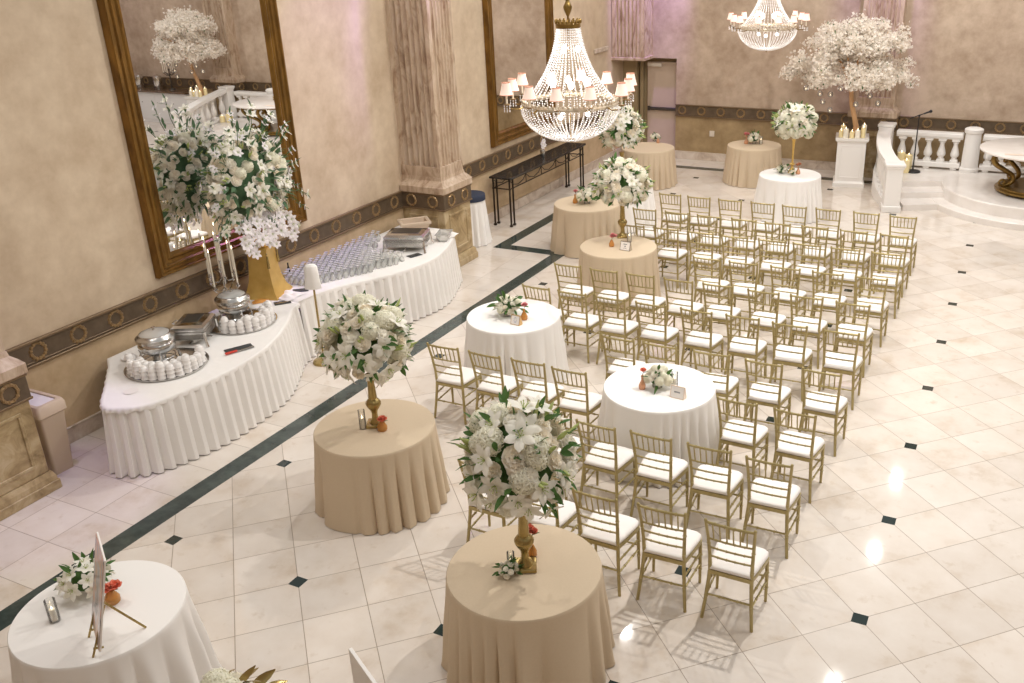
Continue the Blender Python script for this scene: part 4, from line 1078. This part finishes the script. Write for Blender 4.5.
# ------------------------------------------------------------------ chandeliers
def chandelier(loc, label):
    t = thing('chandelier', label, 'chandelier', loc, group='empire crystal chandeliers')
    ZR, ZC = .40, 1.22      # ring and crown heights above the lowest bead
    b = MB()
    ns = 40
    for k in range(ns):
        a = 2*pi*k/ns; c, s = cos(a), sin(a); nb = 31
        for i in range(nb):
            u = i/(nb-1); r = .13+(.50-.13)*(.30*u+.70*u**2.3); z = ZC-.02-(ZC-ZR-.05)*u
            b.octa((r*c,r*s,z), .0108, .0118)
    o = b.build('crystal_tent', M['crystal'], t, smooth=0); o['kind'] = 'stuff'
    b = MB(); ns = 52
    for k in range(ns):
        a = 2*pi*k/ns; c, s = cos(a), sin(a); nb = 24
        for i in range(nb):
            u = i/(nb-1); th = u*pi/2*.92; r = .54*cos(th)+.015; z = ZR-.03-.385*sin(th)
            b.octa((r*c,r*s,z), .0115, .0118)
    o = b.build('crystal_basket', M['crystal'], t, smooth=0); o['kind'] = 'stuff'
    b = MB(); b.lathe([(.52,ZR-.025),(.545,ZR-.02),(.55,ZR+.005),(.535,ZR+.03),(.52,ZR+.03),(.515,ZR)], 60, cap=False)
    for k in range(60):
        a = 2*pi*k/60; b.ball((.54*cos(a),.54*sin(a),ZR+.035), .015, 6, 4, (.8,.8,1.3))
    b.build('ring', M['ringm'], t)
    b = MB(); b.lathe([(.126,ZC-.02),(.138,ZC-.015),(.14,ZC+.03),(.13,ZC+.035),(.126,ZC+.0)], 32, cap=False)
    for k in range(16):
        a = 2*pi*k/16; b.ball((.135*cos(a),.135*sin(a),ZC+.05), .02, 6, 4, (.8,.8,1.4))
    b.build('crown', M['gilt'], t)
    b = MB(); b.lathe([(.006,.0),(.01,.05),(.006,.12),(.006,1.1),(.012,ZC-.02),(.012,ZC+.1),(.04,ZC+.16),(.05,ZC+.2),(.02,ZC+.26),(.035,ZC+.31),(.01,ZC+.35),(.01,HC-loc[2]-.02)], 12); b.ball((0,0,-.03), .018, 8, 5, (1,1,1.4)); b.build('stem', M['gilt'], t)
    for k in range(6):
        a = 2*pi*k/6; b = MB(); b.ball((.22*cos(a),.22*sin(a),.62), .035, 8, 6, (1,1,1.3)); b.build('bulb', M['bulb'], t)
    for k in range(3):
        a = 2*pi*k/3+.4; b = MB(); b.ball((.1*cos(a),.1*sin(a),.98), .03, 8, 6, (1,1,1.3)); b.build('bulb', M['bulb'], t)
    for k in range(3):
        a = 2*pi*k/3+.4; b = MB(); b.ball((.2*cos(a),.2*sin(a),.27), .03, 8, 6); b.build('bulb', M['bulb'], t)
    for k in range(12):
        a = 2*pi*(k+.5)/12; rr = .735 if k % 2 else .66; c, s = cos(a), sin(a); zz = .54 if k % 2 else .53
        b = MB(); b.tube([(.53*c,.53*s,ZR),(.6*c,.6*s,ZR-.03),(rr*c,rr*s,ZR-.01),(rr*c,rr*s,ZR+.03)], .008, 6); b.lathe([(.01,0),(.035,.012),(.037,.02),(.012,.022)], 12, (rr*c,rr*s,ZR+.02)); arm = b.build('arm', M['gilt'], t)
        b = MB()
        for j in range(6):
            th = 2*pi*j/6; x, y = rr*c+.034*cos(th), rr*s+.034*sin(th)
            for i in range(3): b.octa((x,y,ZR+.02-.028*i), .006+.0015*i, .013)
        b.build('drop_crystals', M['crystal'], arm, smooth=0)
        b = MB(); b.lathe([(.011,ZR+.04),(.011,zz+.02)], 8, (rr*c,rr*s,0)); b.build('candle_sleeve', M['candle'], arm)
        b = MB(); b.lathe([(.074,zz),(.064,zz+.035),(.047,zz+.105),(.045,zz+.13)], 16, (rr*c,rr*s,0), cap=False); sh = b.build('lamp_shade', M['shade'], t)
        for zt, rt_ in ((zz,.074),(zz+.13,.045)):
            b = MB(); b.torus((rr*c,rr*s,zt), rt_, .0045, 'z', 16, 4); b.build('shade_trim', M['shadetrim'], sh)
    return t
CH = [(-4.09,3.48,2.77), (-4.23,12.45,2.77)]
ch = chandelier(CH[0], 'large crystal chandelier hanging over the chair rows, its whole body in view')
KIDS.clear(); bpy.context.view_layer.update()
dup(ch, CH[1], .26, 'smaller-looking crystal chandelier hanging near the back wall')

# ------------------------------------------------------------------ stage
ST = .33
def arc(cx, cy, r, a0, a1, n): return [(cx+r*cos(radians(a0+(a1-a0)*i/n)), cy+r*sin(radians(a0+(a1-a0)*i/n))) for i in range(n+1)]
t = thing('stage_platform', 'white stepped stage with a round front platform by the back wall', 'stage', (0,0,0))
b = MB()
disc = lambda r, cy: [(x, min(y, 14.5)) for x, y in arc(XC, cy, r, 0, 360, 120)[:-1]]
b.loft([[(x,y,z) for x, y in disc(r_, 13.12)] for r_, z in ((1.9,.0),(1.9,.105),(1.885,.12))]); b.build('lower_tier', M['stage'], t, smooth=30)
b = MB(); b.loft([[(x,y,z) for x, y in disc(r_, 13.14)] for r_, z in ((1.66,.1205),(1.66,ST-.02),(1.645,ST))]); b.build('round_platform', M['stage'], t, smooth=30)
for s in (-1,1):
    fl = [(-1.40,11.80),(-.66,12.14)]
    for k in range(3):
        o = .46*k; z1 = .11*(k+1)-(.004 if k == 2 else 0)
        A = (fl[0][0]-(-.06,.08,.19)[k]+.03, fl[0][1]+o); B = (fl[1][0]-.02*k+.1, fl[1][1]+o+.04); Cc = (-.3,14.4); Dd = (-1.80,14.4)
        poly = [A, B, Cc, Dd]+[q_ for q_ in ((-1.80,13.9),(-1.74,13.33),(-1.63,12.83),(-1.49,12.32)) if q_[1] > A[1]+.1]
        if s > 0: poly = mirror_pts(poly, XC)[::-1]
        b = MB(); b.prism(poly, .11*k if k else 0, z1); b.build('step', M['stage'], t, smooth=0)
def baluster(h, r=.065):
    b = MB(); b.box((0,0,.03), (.15,.15,.06), bv=.006); b.box((0,0,h-.03), (.15,.15,.06), bv=.006)
    b.lathe([(.06,.06),(.06,.08),(.045,.1),(.078,h*.27),(.086,h*.36),(.07,h*.5),(.044,h*.68),(.042,h*.76),(.058,h*.82),(.046,h*.85),(.062,h-.06)], 16)
    return b
def newel(b, x, y, z0, z1, w, rz=0):
    b.box((x,y,z0+.06), (w+.05,w+.05,.12), rz, bv=.01); b.box((x,y,(z0+z1)/2), (w,w,z1-z0), rz, bv=.008); b.box((x,y,z1-.02), (w+.07,w+.07,.06), rz, bv=.012); b.box((x,y,z1-.07), (w+.035,w+.035,.04), rz, bv=.008)
bal_data = {}
def add_bal(t, x, y, z, h, rz):
    key = round(h,2)
    if key not in bal_data:
        o = baluster(key).build('baluster', M['paint'], t, (x,y,z), rz); bal_data[key] = o.data
    else:
        o = bpy.data.objects.new('baluster', bal_data[key]); COL.objects.link(o); o.parent = t; o.location = (x,y,z); o.rotation_euler.z = rz
def side_balustrade(s, label):
    t = thing('balustrade', label, 'balustrade', (0,0,0))
    path = [(-1.53,11.80),(-1.72,12.25),(-1.88,12.75),(-1.99,13.3),(-2.03,13.8)]
    if s > 0: path = mirror_pts(path, XC)
    f = smooth_poly(path, 8); n = len(f)
    def sect(w, z0f, z1f):
        b = MB(); rings = []
        for i, p in enumerate(f):
            a = f[max(i-1,0)]; c = f[min(i+1,n-1)]; d = Vector((c[0]-a[0],c[1]-a[1])).normalized(); nn = Vector((-d.y,d.x)); u = i/(n-1)
            rings.append([(p[0]+nn.x*w/2,p[1]+nn.y*w/2,z0f(u)),(p[0]-nn.x*w/2,p[1]-nn.y*w/2,z0f(u)),(p[0]-nn.x*w/2,p[1]-nn.y*w/2,z1f(u)),(p[0]+nn.x*w/2,p[1]+nn.y*w/2,z1f(u))])
        b.loft(rings); return b
    hz = lambda u: .80+.22*max(0,(u-.05))**1.4+.06*(u>.0)*u
    sect(.26, lambda u: 0, lambda u: .14+.3*u).build('base_rail', M['paint'], t, smooth=30)
    sect(.26, lambda u: hz(u)-.0, lambda u: hz(u)+.09).build('handrail', M['paint'], t, smooth=30)
    for k in range(7):
        u = (k+.9)/7.6; i = int(u*(n-1)); z0 = .14+.3*u-.01; z1 = hz(u); add_bal(t, f[i][0], f[i][1], z0, z1-z0+.01, 0)
    b = MB(); newel(b, f[0][0], f[0][1]-.05, 0, .90, .29, -.25*s); b.build('newel_post', M['paint'], t, smooth=0)
    b = MB(); newel(b, f[-1][0], f[-1][1]+.15, 0, 1.2, .26); b.build('newel_post', M['paint'], t, smooth=0)
    return t
side_balustrade(-1, 'white curved stair balustrade between the tree pedestal and the stage steps'); side_balustrade(1, 'white curved stair balustrade on the far flank of the stage, seen in the mirror')
def rear_rail(x0, x1, nb, label):
    t = thing('balustrade', label, 'balustrade', (0,0,0)); y = 14.1
    b = MB(); b.box(((x0+x1)/2,y,ST+.09), (x1-x0,.2,.1), bv=.012); b.build('base_rail', M['paint'], t, smooth=0)
    for xx in [x0+.12, (x0+x1)/2, x1-.12]:
        b = MB(); b.box((xx,y,ST+.032), (.12,.16,.06), bv=.008); b.build('foot_block', M['paint'], t, smooth=0)
    b = MB(); b.box(((x0+x1)/2,y,1.02), (x1-x0,.22,.09), bv=.014); b.box(((x0+x1)/2,y,.965), (x1-x0,.16,.04), bv=.008); b.build('handrail', M['paint'], t, smooth=0)
    for k in range(nb): add_bal(t, x0+(x1-x0)*(k+.5)/nb, y, ST+.135, .95-ST-.13, 0)
    return t
rear_rail(-1.84, -.56, 5, 'white balustrade behind the microphone stand')
rear_rail(-.2, 1.96, 8, 'white balustrade directly behind the round gilt stage table')
rear_rail(2.32, 3.6, 5, 'white balustrade on the far flank of the stage back')
for s, lab in ((-1,'white round pier of the stage railing nearer the microphone'), (1,'white round pier of the stage railing farther from the microphone')):
    x = XC+s*1.26
    b = MB(); b.lathe([(.185,0),(.185,.07),(.165,.1),(.15,.76),(.175,.79),(.18,.85),(.15,.87),(.12,.88),(.001,.88)], 12)
    tag(b.build('railing_pier', M['paint'], None, (x,14.0,ST), .26, smooth=30), lab, 'pier')
# round stage table with gilded scroll legs
t = thing('gilt_table', 'large round white-topped table with gilded scroll legs on the stage', 'table', (XC,12.72,ST))
b = MB(); b.lathe([(.98,.75),(1.06,.765),(1.065,.79),(1.04,.80),(.001,.80)], 72); b.build('tabletop', M['stage'], t, smooth=40)
b = MB(); b.lathe([(.0,.69),(.78,.69),(.8,.72),(.85,.735),(.84,.75),(.0,.75)], 48, cap=False); b.build('apron', M['gilt'], t, smooth=40)
b = MB(); b.lathe([(.001,.03),(.68,.03),(.72,.05),(.72,.08),(.66,.1),(.66,.12),(.001,.12)], 48); b.build('base', M['gilt'], t, smooth=40)
for k in range(6):
    a = 2*pi*k/6+.35; c, s = cos(a), sin(a)
    pr = [(.80,.69),(.84,.62),(.78,.52),(.62,.42),(.47,.32),(.44,.22),(.52,.15),(.62,.13)]
    pts = smooth_poly([(r_*c, r_*s, z) for r_, z in pr], 4)
    b = MB(); b.tube(pts, [.046-.012*abs(i/(len(pts)-1)-.3) for i in range(len(pts))], 8, flat=1.0)
    sc = [(.62+.06*cos(th)*(1-th/9), .19+.06*sin(th)*(1-th/9)) for th in [x*.6-1.4 for x in range(11)]]; b.tube([(r_*c,r_*s,z) for r_, z in sc], .022, 6)
    sc = [(.63+.07*cos(th)*(1-th/9), .6+.07*sin(th)*(1-th/9)) for th in [x*.6+1.5 for x in range(11)]]; b.tube([(r_*c,r_*s,z) for r_, z in sc], .02, 6)
    b.build('leg', M['gilt'], t, smooth=70)
b = MB()
for k in range(8): 
    a = 2*pi*k/8; b.ball((.66*cos(a),.66*sin(a),.021), .03, 8, 5, (1,1,.6))
b.build('foot_ring', M['gilt'], t)
t = thing('centerpiece_drum', 'round gold drum on the large white-topped stage table', 'centerpiece', (XC-.08,12.9,ST+.801))
b = MB(); b.lathe([(.2,0),(.22,.015),(.22,.1),(.2,.115),(.001,.115)], 32); b.build('body', M['goldfoil'], t); b = MB(); b.torus((0,0,.03), .222, .01, 'z', 32, 5); b.torus((0,0,.09), .222, .01, 'z', 32, 5); b.build('band', M['gilt'], t)
b = MB(); b.box((0,0,.004), (.3,.11,.005), bv=.002); tag(b.build('place_card', M['blush'], None, (.42,12.05,ST+.801), .1, smooth=0), 'small pale card lying near the rim of the stage table', 'card')
# microphone stand
t = thing('microphone_stand', 'black microphone stand on the stage before the balustrade', 'microphone stand', (-1.40,13.62,ST))
b = MB(); b.lathe([(.15,0),(.15,.012),(.13,.03),(.04,.045),(.001,.046)], 24); b.build('base', M['black'], t)
b = MB(); b.tube([(0,0,.04),(.0,0,.62),(0,0,1.12)], [.014,.012,.010], 8); b.build('pole', M['black'], t)
b = MB(); b.tube([(-.17,-.02,1.06),(.13,.03,1.18)], .01, 7); b.ball((0,0,1.12), .025, 8, 5); b.build('boom_arm', M['black'], t)
b = MB(); b.tube([(.08,.02,1.16),(.19,.04,1.205)], [.015,.02], 8); b.ball((.2,.042,1.21), .032, 9, 6); b.build('microphone', M['black'], t)
for k, (x, y, h) in enumerate(((-1.66,13.70,.36),(-1.53,13.52,.25),(-1.52,13.74,.31))):
    pillar_candle(x, y, ST, .075, h, ['tall','medium','short'][k]+' cream pillar candle on the stage by the curved balustrade', 'candley', 'pillar candles on the stage')
for k, (x, y, h) in enumerate(((3.36,13.5,.30),(3.26,13.35,.22),(3.46,13.3,.17))):
    pillar_candle(x, y, ST, .075, h, ['tall','medium','short'][k]+' cream pillar candle on the far flank of the stage, in the mirror', 'candley', 'pillar candles on the stage')

# ------------------------------------------------------------------ blossom trees
def tree_ped(s, lab_ped, lab_tree, lab_can, lab_vot, seed):
    q = random.Random(seed); mx = lambda x: x if s < 0 else 2*XC-x
    px, py = mx(-2.63), 13.52
    t = thing('display_pedestal', lab_ped, 'pedestal', (px,py,0), radians(10)*-s)
    rg = lambda a, z: [(-a,-a,z),(a,-a,z),(a,a,z),(-a,a,z)]
    b = MB(); b.loft([rg(.31,0),rg(.31,.08),rg(.29,.1),rg(.275,.12),rg(.275,.9),rg(.29,.92),rg(.32,.95),rg(.325,.99)]); b.build('column', M['paint'], t, smooth=0)
    b = MB()
    for a in range(4):
        Mx = Matrix.Rotation(pi/2*a,4,'Z'); o = MB()
        for (w, h, x, z) in ((.4,.02,0,.2),(.4,.02,0,.84),(.02,.66,-.2,.52),(.02,.66,.2,.52)): o.box((x,-.277,z), (w,.012,h), bv=.003)
        b.merge(o, Mx)
    b.build('panel_moulding', M['paint'], t, smooth=0)
    t = thing('blossom_tree', lab_tree, 'tree', (px+.0,py+.02,.992))
    d = -s*-1
    b = MB(); tr = [(.03*-d,0,0),(.05*-d,-.01,.2),(.0,-.03,.4),(.07*d,-.06,.65),(.1*d,-.1,.95)]
    b.tube(tr, [.075,.055,.05,.045,.04], 9)
    top = Vector(tr[-1]); cen = Vector((-.06*1, -.22, 1.55)); RX, RY, RZ = .95, .68, .70
    ends = []
    for k in range(13):
        a = 2*pi*k/13+q.uniform(-.2,.2); e = Vector((cos(a)*RX*.8*q.uniform(.7,1), sin(a)*RY*.8*q.uniform(.7,1), q.uniform(-.1,.55)))+cen
        m1 = top.lerp(e,.45)+Vector((0,0,.18)); b.tube(smooth_poly([tuple(top),tuple(m1),tuple(e)],4), [.03-.024*i/8 for i in range(9)], 6); ends.append(e)
    b.build('trunk', M['bark'], t, smooth=60)
    b = MB(); lf = MB()
    def blossom(p, r):
        dd = Vector((q.gauss(0,1),q.gauss(0,1)-.4,q.gauss(0,1)+.4)).normalized(); Q = dd.to_track_quat('Z','Y').to_matrix().to_4x4(); Q.translation = p; ro = q.uniform(0,6)
        for k in range(4):
            a = ro+pi/2*k; c_, s_ = cos(a), sin(a)
            v = [Vector((0,0,0)), Vector((r*(.55*c_+.45*s_), r*(.55*s_-.45*c_), .2*r)), Vector((r*c_, r*s_, .35*r)), Vector((r*(.55*c_-.45*s_), r*(.55*s_+.45*c_), .2*r))]
            b.add([Q @ x for x in v], [(0,1,2,3)])
    clumps = []
    for i in range(150):
        z = 1-1.45*(i+.5)/150; a = 2.39996*i+q.uniform(-.3,.3); sr = sqrt(max(0,1-z*z)); k = q.uniform(.72,1.05)
        wob = 1+.16*sin(a*3+seed)+.12*sin(a*5+1.3*seed)
        p = cen+Vector((sr*cos(a)*RX*k*wob, sr*sin(a)*RY*k, z*RZ*k+(-.28*(sr**3) if z < .3 else 0)))
        clumps.append(p)
    clumps += [cen+Vector((q.uniform(-.7,.7)*RX,q.uniform(-.6,.6)*RY,q.uniform(-.3,.6)*RZ)) for _ in range(80)]
    if s < 0:
        for i in range(14): clumps.append(cen+Vector((-1.0-.022*i, -.1+q.uniform(-.12,.12), -.05-.02*i+q.uniform(-.1,.12))))
    for p in clumps:
        for j in range(62):
            o = Vector((q.gauss(0,.066),q.gauss(0,.066),q.gauss(0,.055))); blossom(p+o, q.uniform(.022,.036))
        for j in range(2):
            dv = Vector((q.gauss(0,1),q.gauss(0,1),q.gauss(0,1))).normalized(); leaf_piece(lf, p*1+dv*.03, dv, .09, .03, .2)
    b.build('blossoms', M['blossom'], t, smooth=0); lf.build('leaves', M['leaf'], t, smooth=0)
    for k, (dx, dy, r_, h) in enumerate(((-.2,-.18,.045,.14),(-.1,-.22,.05,.18),(.02,-.2,.045,.13),(.13,-.2,.05,.16),(.22,-.1,.045,.2),(.2,.1,.05,.22),(-.2,.02,.05,.2))):
        pillar_candle(px+dx, py+dy, .992, r_, h, lab_can, 'candle' if k % 2 else 'candley', lab_can)
    for k, (dx, dy, z) in enumerate(((-1.02,-.3,1.95),(-.66,-.45,1.88),(-.45,-.35,1.86),(-.62,-.3,1.7),(-.42,-.4,1.56),(.12,-.3,1.68),(.36,-.5,2.02),(.42,-.35,1.86),(.6,-.3,1.72),(-.2,-.5,2.0))):
        o = thing('hanging_votive', lab_vot, 'candle', (px+dx*.88*(1 if s < 0 else -1)-.05, py+dy, z), group=lab_vot)
        g = MB(); g.lathe([(.012,-.055),(.042,-.042),(.056,0),(.043,.038),(.02,.052)], 12, cap=False); g.build('glass_globe', M['glass'], o)
        g = MB(); g.lathe([(.016,-.04),(.016,-.022)], 10); g.build('tealight', M['candle'], o)
        g = MB(); g.lathe([(.001,-.02),(.004,-.012),(.001,.004)], 6); g.build('flame', M['flame'], o)
        g = MB(); g.tube([(0,0,.045),(0,0,2.55-z if z < 2 else .5)], .0015, 4); g.build('string', M['silver_d'], o)
tree_ped(-1, 'white square pedestal under the blossom tree beside the stage', 'white blossom tree on the pedestal beside the stage, in front of the fluted pilaster', 'ivory candle crowded round the trunk of the blossom tree', 'glass votive globe hanging from the blossom tree', 101)
tree_ped(1, 'white square pedestal of the blossom tree seen only in the mirror', 'white blossom tree on the far flank of the stage, seen only in the mirror', 'ivory candle round the trunk of the mirrored blossom tree', 'glass votive globe on the mirrored blossom tree', 202)

# ------------------------------------------------------------------ counter seen in the mirror
t = thing('service_counter', 'white-fronted counter with dark marble top along the back wall, seen in the mirror', 'counter', (7.45,14.28,0))
b = MB(); b.box((0,0,.45), (3.9,.56,.9), bv=.006); b.build('cabinet_body', M['cabinet'], t, smooth=0)
b = MB(); b.box((0,-.03,.925), (3.98,.64,.05), bv=.01); b.build('worktop', M['counter'], t, smooth=0)
for k in range(6):
    b = MB(); b.box((-1.62+.65*k,-.285,.47), (.6,.02,.74), bv=.008); dd = b.build('door', M['cabinet'], t, smooth=0)
    b = MB(); b.ball((-1.40+.65*k,-.305,.6), .015, 8, 5); b.build('knob', M['silver_d'], dd)
t = thing('service_counter', 'white-fronted counter returning along the far side wall, seen in the mirror', 'counter', (9.6,12.6,0))
b = MB(); b.box((0,0,.45), (.6,2.3,.9), bv=.006); b.build('cabinet_body', M['cabinet'], t, smooth=0)
b = MB(); b.box((-.03,0,.925), (.68,2.38,.05), bv=.01); b.build('worktop', M['counter'], t, smooth=0)
for x, nm, lab in ((6.9,'coffee_urn','tall silver coffee urn on the mirrored counter nearer the tree'), (7.7,'coffee_urn','tall silver coffee urn on the mirrored counter nearer the corner')):
    t = thing(nm, lab, 'urn', (x,14.3,.951)); b = MB(); b.lathe([(.12,0),(.13,.02),(.13,.34),(.12,.38),(.05,.42),(.001,.43)], 20); b.build('body', M['silver'], t); b = MB(); b.tube([(0,-.13,.07),(0,-.18,.08),(0,-.18,.05)], .012, 6); b.build('spout', M['black'], t)
for k in range(4):
    b = MB(); b.box((0,0,.09), (.26,.2,.18), bv=.02); b.box((0,-.02,.2), (.2,.12,.06), bv=.015); tag(b.build('warmer_box', M['black'], None, (8.1+.32*k,14.25,.951), smooth=0), 'black serving appliance in the row on the mirrored counter', 'appliance', 'black appliances on the mirrored counter')
t = thing('candelabra', 'tall dark candelabra on the mirrored counter', 'candelabra', (6.35,14.3,.951))
b = MB(); b.lathe([(.1,0),(.09,.02),(.02,.04),(.015,.55),(.03,.6),(.01,.62)], 14); b.build('stem', M['steel'], t)
for k in range(6):
    a = 2*pi*k/6; c, s = cos(a), sin(a); b = MB(); b.tube([(0,0,.45),(.08*c,.08*s,.42),(.16*c,.16*s,.5)], .008, 6); b.lathe([(.03,0),(.03,.012)], 10, (.16*c,.16*s,.5)); b.build('arm', M['steel'], t)
    o = thing('taper_candle', 'white taper in the dark mirrored candelabra', 'candle', (6.35+.16*c,14.3+.16*s,.951+.513), group='tapers in the mirrored candelabra'); b = MB(); b.lathe([(.011,0),(.01,.32),(.002,.335)], 8); b.build('wax', M['candle'], o)

# ------------------------------------------------------------------ lights, world, camera
def light(kind, name, loc, power, col=(1,1,1), size=.3, target=None, spot=60, blend=.6):
    l = bpy.data.lights.new(name, kind); l.energy = power; l.color = col
    if kind == 'AREA': l.shape = 'DISK'; l.size = size
    elif kind == 'SPOT': l.shadow_soft_size = size; l.spot_size = radians(spot); l.spot_blend = blend
    else: l.shadow_soft_size = size
    o = bpy.data.objects.new(name, l); COL.objects.link(o); o.location = loc
    tg = Vector(target) if target else Vector(loc)-Vector((0,0,1))
    o.rotation_euler = (tg-Vector(loc)).to_track_quat('-Z','Y').to_euler()
    return o
W = bpy.data.worlds.new('hall_ambience'); S.world = W; W.use_nodes = True
bg = W.node_tree.nodes['Background']
wn_ = W.node_tree; tcw = wn_.nodes.new('ShaderNodeTexCoord'); spw = wn_.nodes.new('ShaderNodeSeparateXYZ'); rpw = wn_.nodes.new('ShaderNodeValToRGB')
wn_.links.new(tcw.outputs['Generated'], spw.inputs[0]); wn_.links.new(spw.outputs[2], rpw.inputs['Fac']); wn_.links.new(rpw.outputs['Color'], bg.inputs[0])
e = rpw.color_ramp.elements; e[0].position = 0; e[0].color = (.5,.48,.46,1); e[1].position = .9; e[1].color = (1,.985,.965,1)
bg.inputs[1].default_value = .50
WARM = (1,.965,.925)
for x, y, p in ((-4.9,3.3,110),(-6.6,-2.6,40),(-4.5,-2.4,40),(-.6,2.2,175),(-4.5,6.0,75),(-4.5,10.4,95),(-.9,6.2,110),(-.9,10.1,85),(-.9,13.0,75),(3.2,3.0,90),(3.2,8.0,85),(-6.9,12.0,55),(5.5,12.0,70),(.5,-3.0,40)):
    light('AREA', 'ceiling_downlight', (x,y,6.45), p, WARM, .12)
for x, y, z in CH:
    light('POINT', 'chandelier_glow', (x,y,z+.62), 5, (1,.93,.86), .06); light('POINT', 'chandelier_glow', (x,y,z+.25), 4, (1,.93,.86), .06); light('POINT', 'chandelier_glow', (x,y,z+.95), .5, (1,.93,.86), .04)
PUR = (.45,.26,1)
light('SPOT', 'purple_uplight', (-7.75,5.6,6.5), 560, PUR, .1, (-8.2,4.8,4.7), 40)
light('SPOT', 'purple_uplight', (-6.3,6.8,6.5), 420, PUR, .1, (-7.4,6.2,5.0), 30)
light('SPOT', 'purple_uplight', (-6.9,13.3,6.5), 800, PUR, .1, (-7.5,14.6,3.9), 44)
light('SPOT', 'purple_uplight', (-2.4,13.3,6.5), 420, PUR, .1, (-2.45,14.5,4.3), 40)
light('SPOT', 'purple_uplight', (-6.9,-1.2,6.5), 220, PUR, .1, (-7.4,-1.5,0), 24)
light('SPOT', 'purple_uplight', (8.0,12.0,6.5), 420, PUR, .1, (9.9,13.0,3.6), 60)

S.view_settings.view_transform = 'Standard'; S.view_settings.look = 'None'; S.view_settings.gamma = 1; S.view_settings.use_curve_mapping = False
S.view_settings.exposure = 0.0
S.cycles.max_bounces = 10; S.cycles.transparent_max_bounces = 48; S.cycles.glossy_bounces = 4; S.cycles.transmission_bounces = 6; S.cycles.diffuse_bounces = 4
S.cycles.sample_clamp_indirect = 4
S.cycles.use_denoising = True

# camera (solved from the floor inlay grid)
f_, yaw, pit, rol = 929.768173, -.463575724, .404956114, -.0276883248
cam_pos = Vector((.424361503*TD, -4.22222893*TD, 3.40810670*TD))
fw = Vector((sin(yaw)*cos(pit), cos(yaw)*cos(pit), -sin(pit))); rt = Vector((cos(yaw), -sin(yaw), 0)); up = rt.cross(fw)
r2 = rt*cos(rol)+up*sin(rol); u2 = up*cos(rol)-rt*sin(rol)
cam = bpy.data.cameras.new('camera'); co = bpy.data.objects.new('camera', cam); COL.objects.link(co)
co.matrix_world = Matrix(((r2.x,u2.x,-fw.x,cam_pos.x),(r2.y,u2.y,-fw.y,cam_pos.y),(r2.z,u2.z,-fw.z,cam_pos.z),(0,0,0,1)))
cam.sensor_width = 36; cam.lens = f_/1024*36; cam.shift_x = -58.6776/1024; cam.shift_y = -7.3422/1024
cam.clip_end = 100; cam.clip_start = .05
S.camera = co
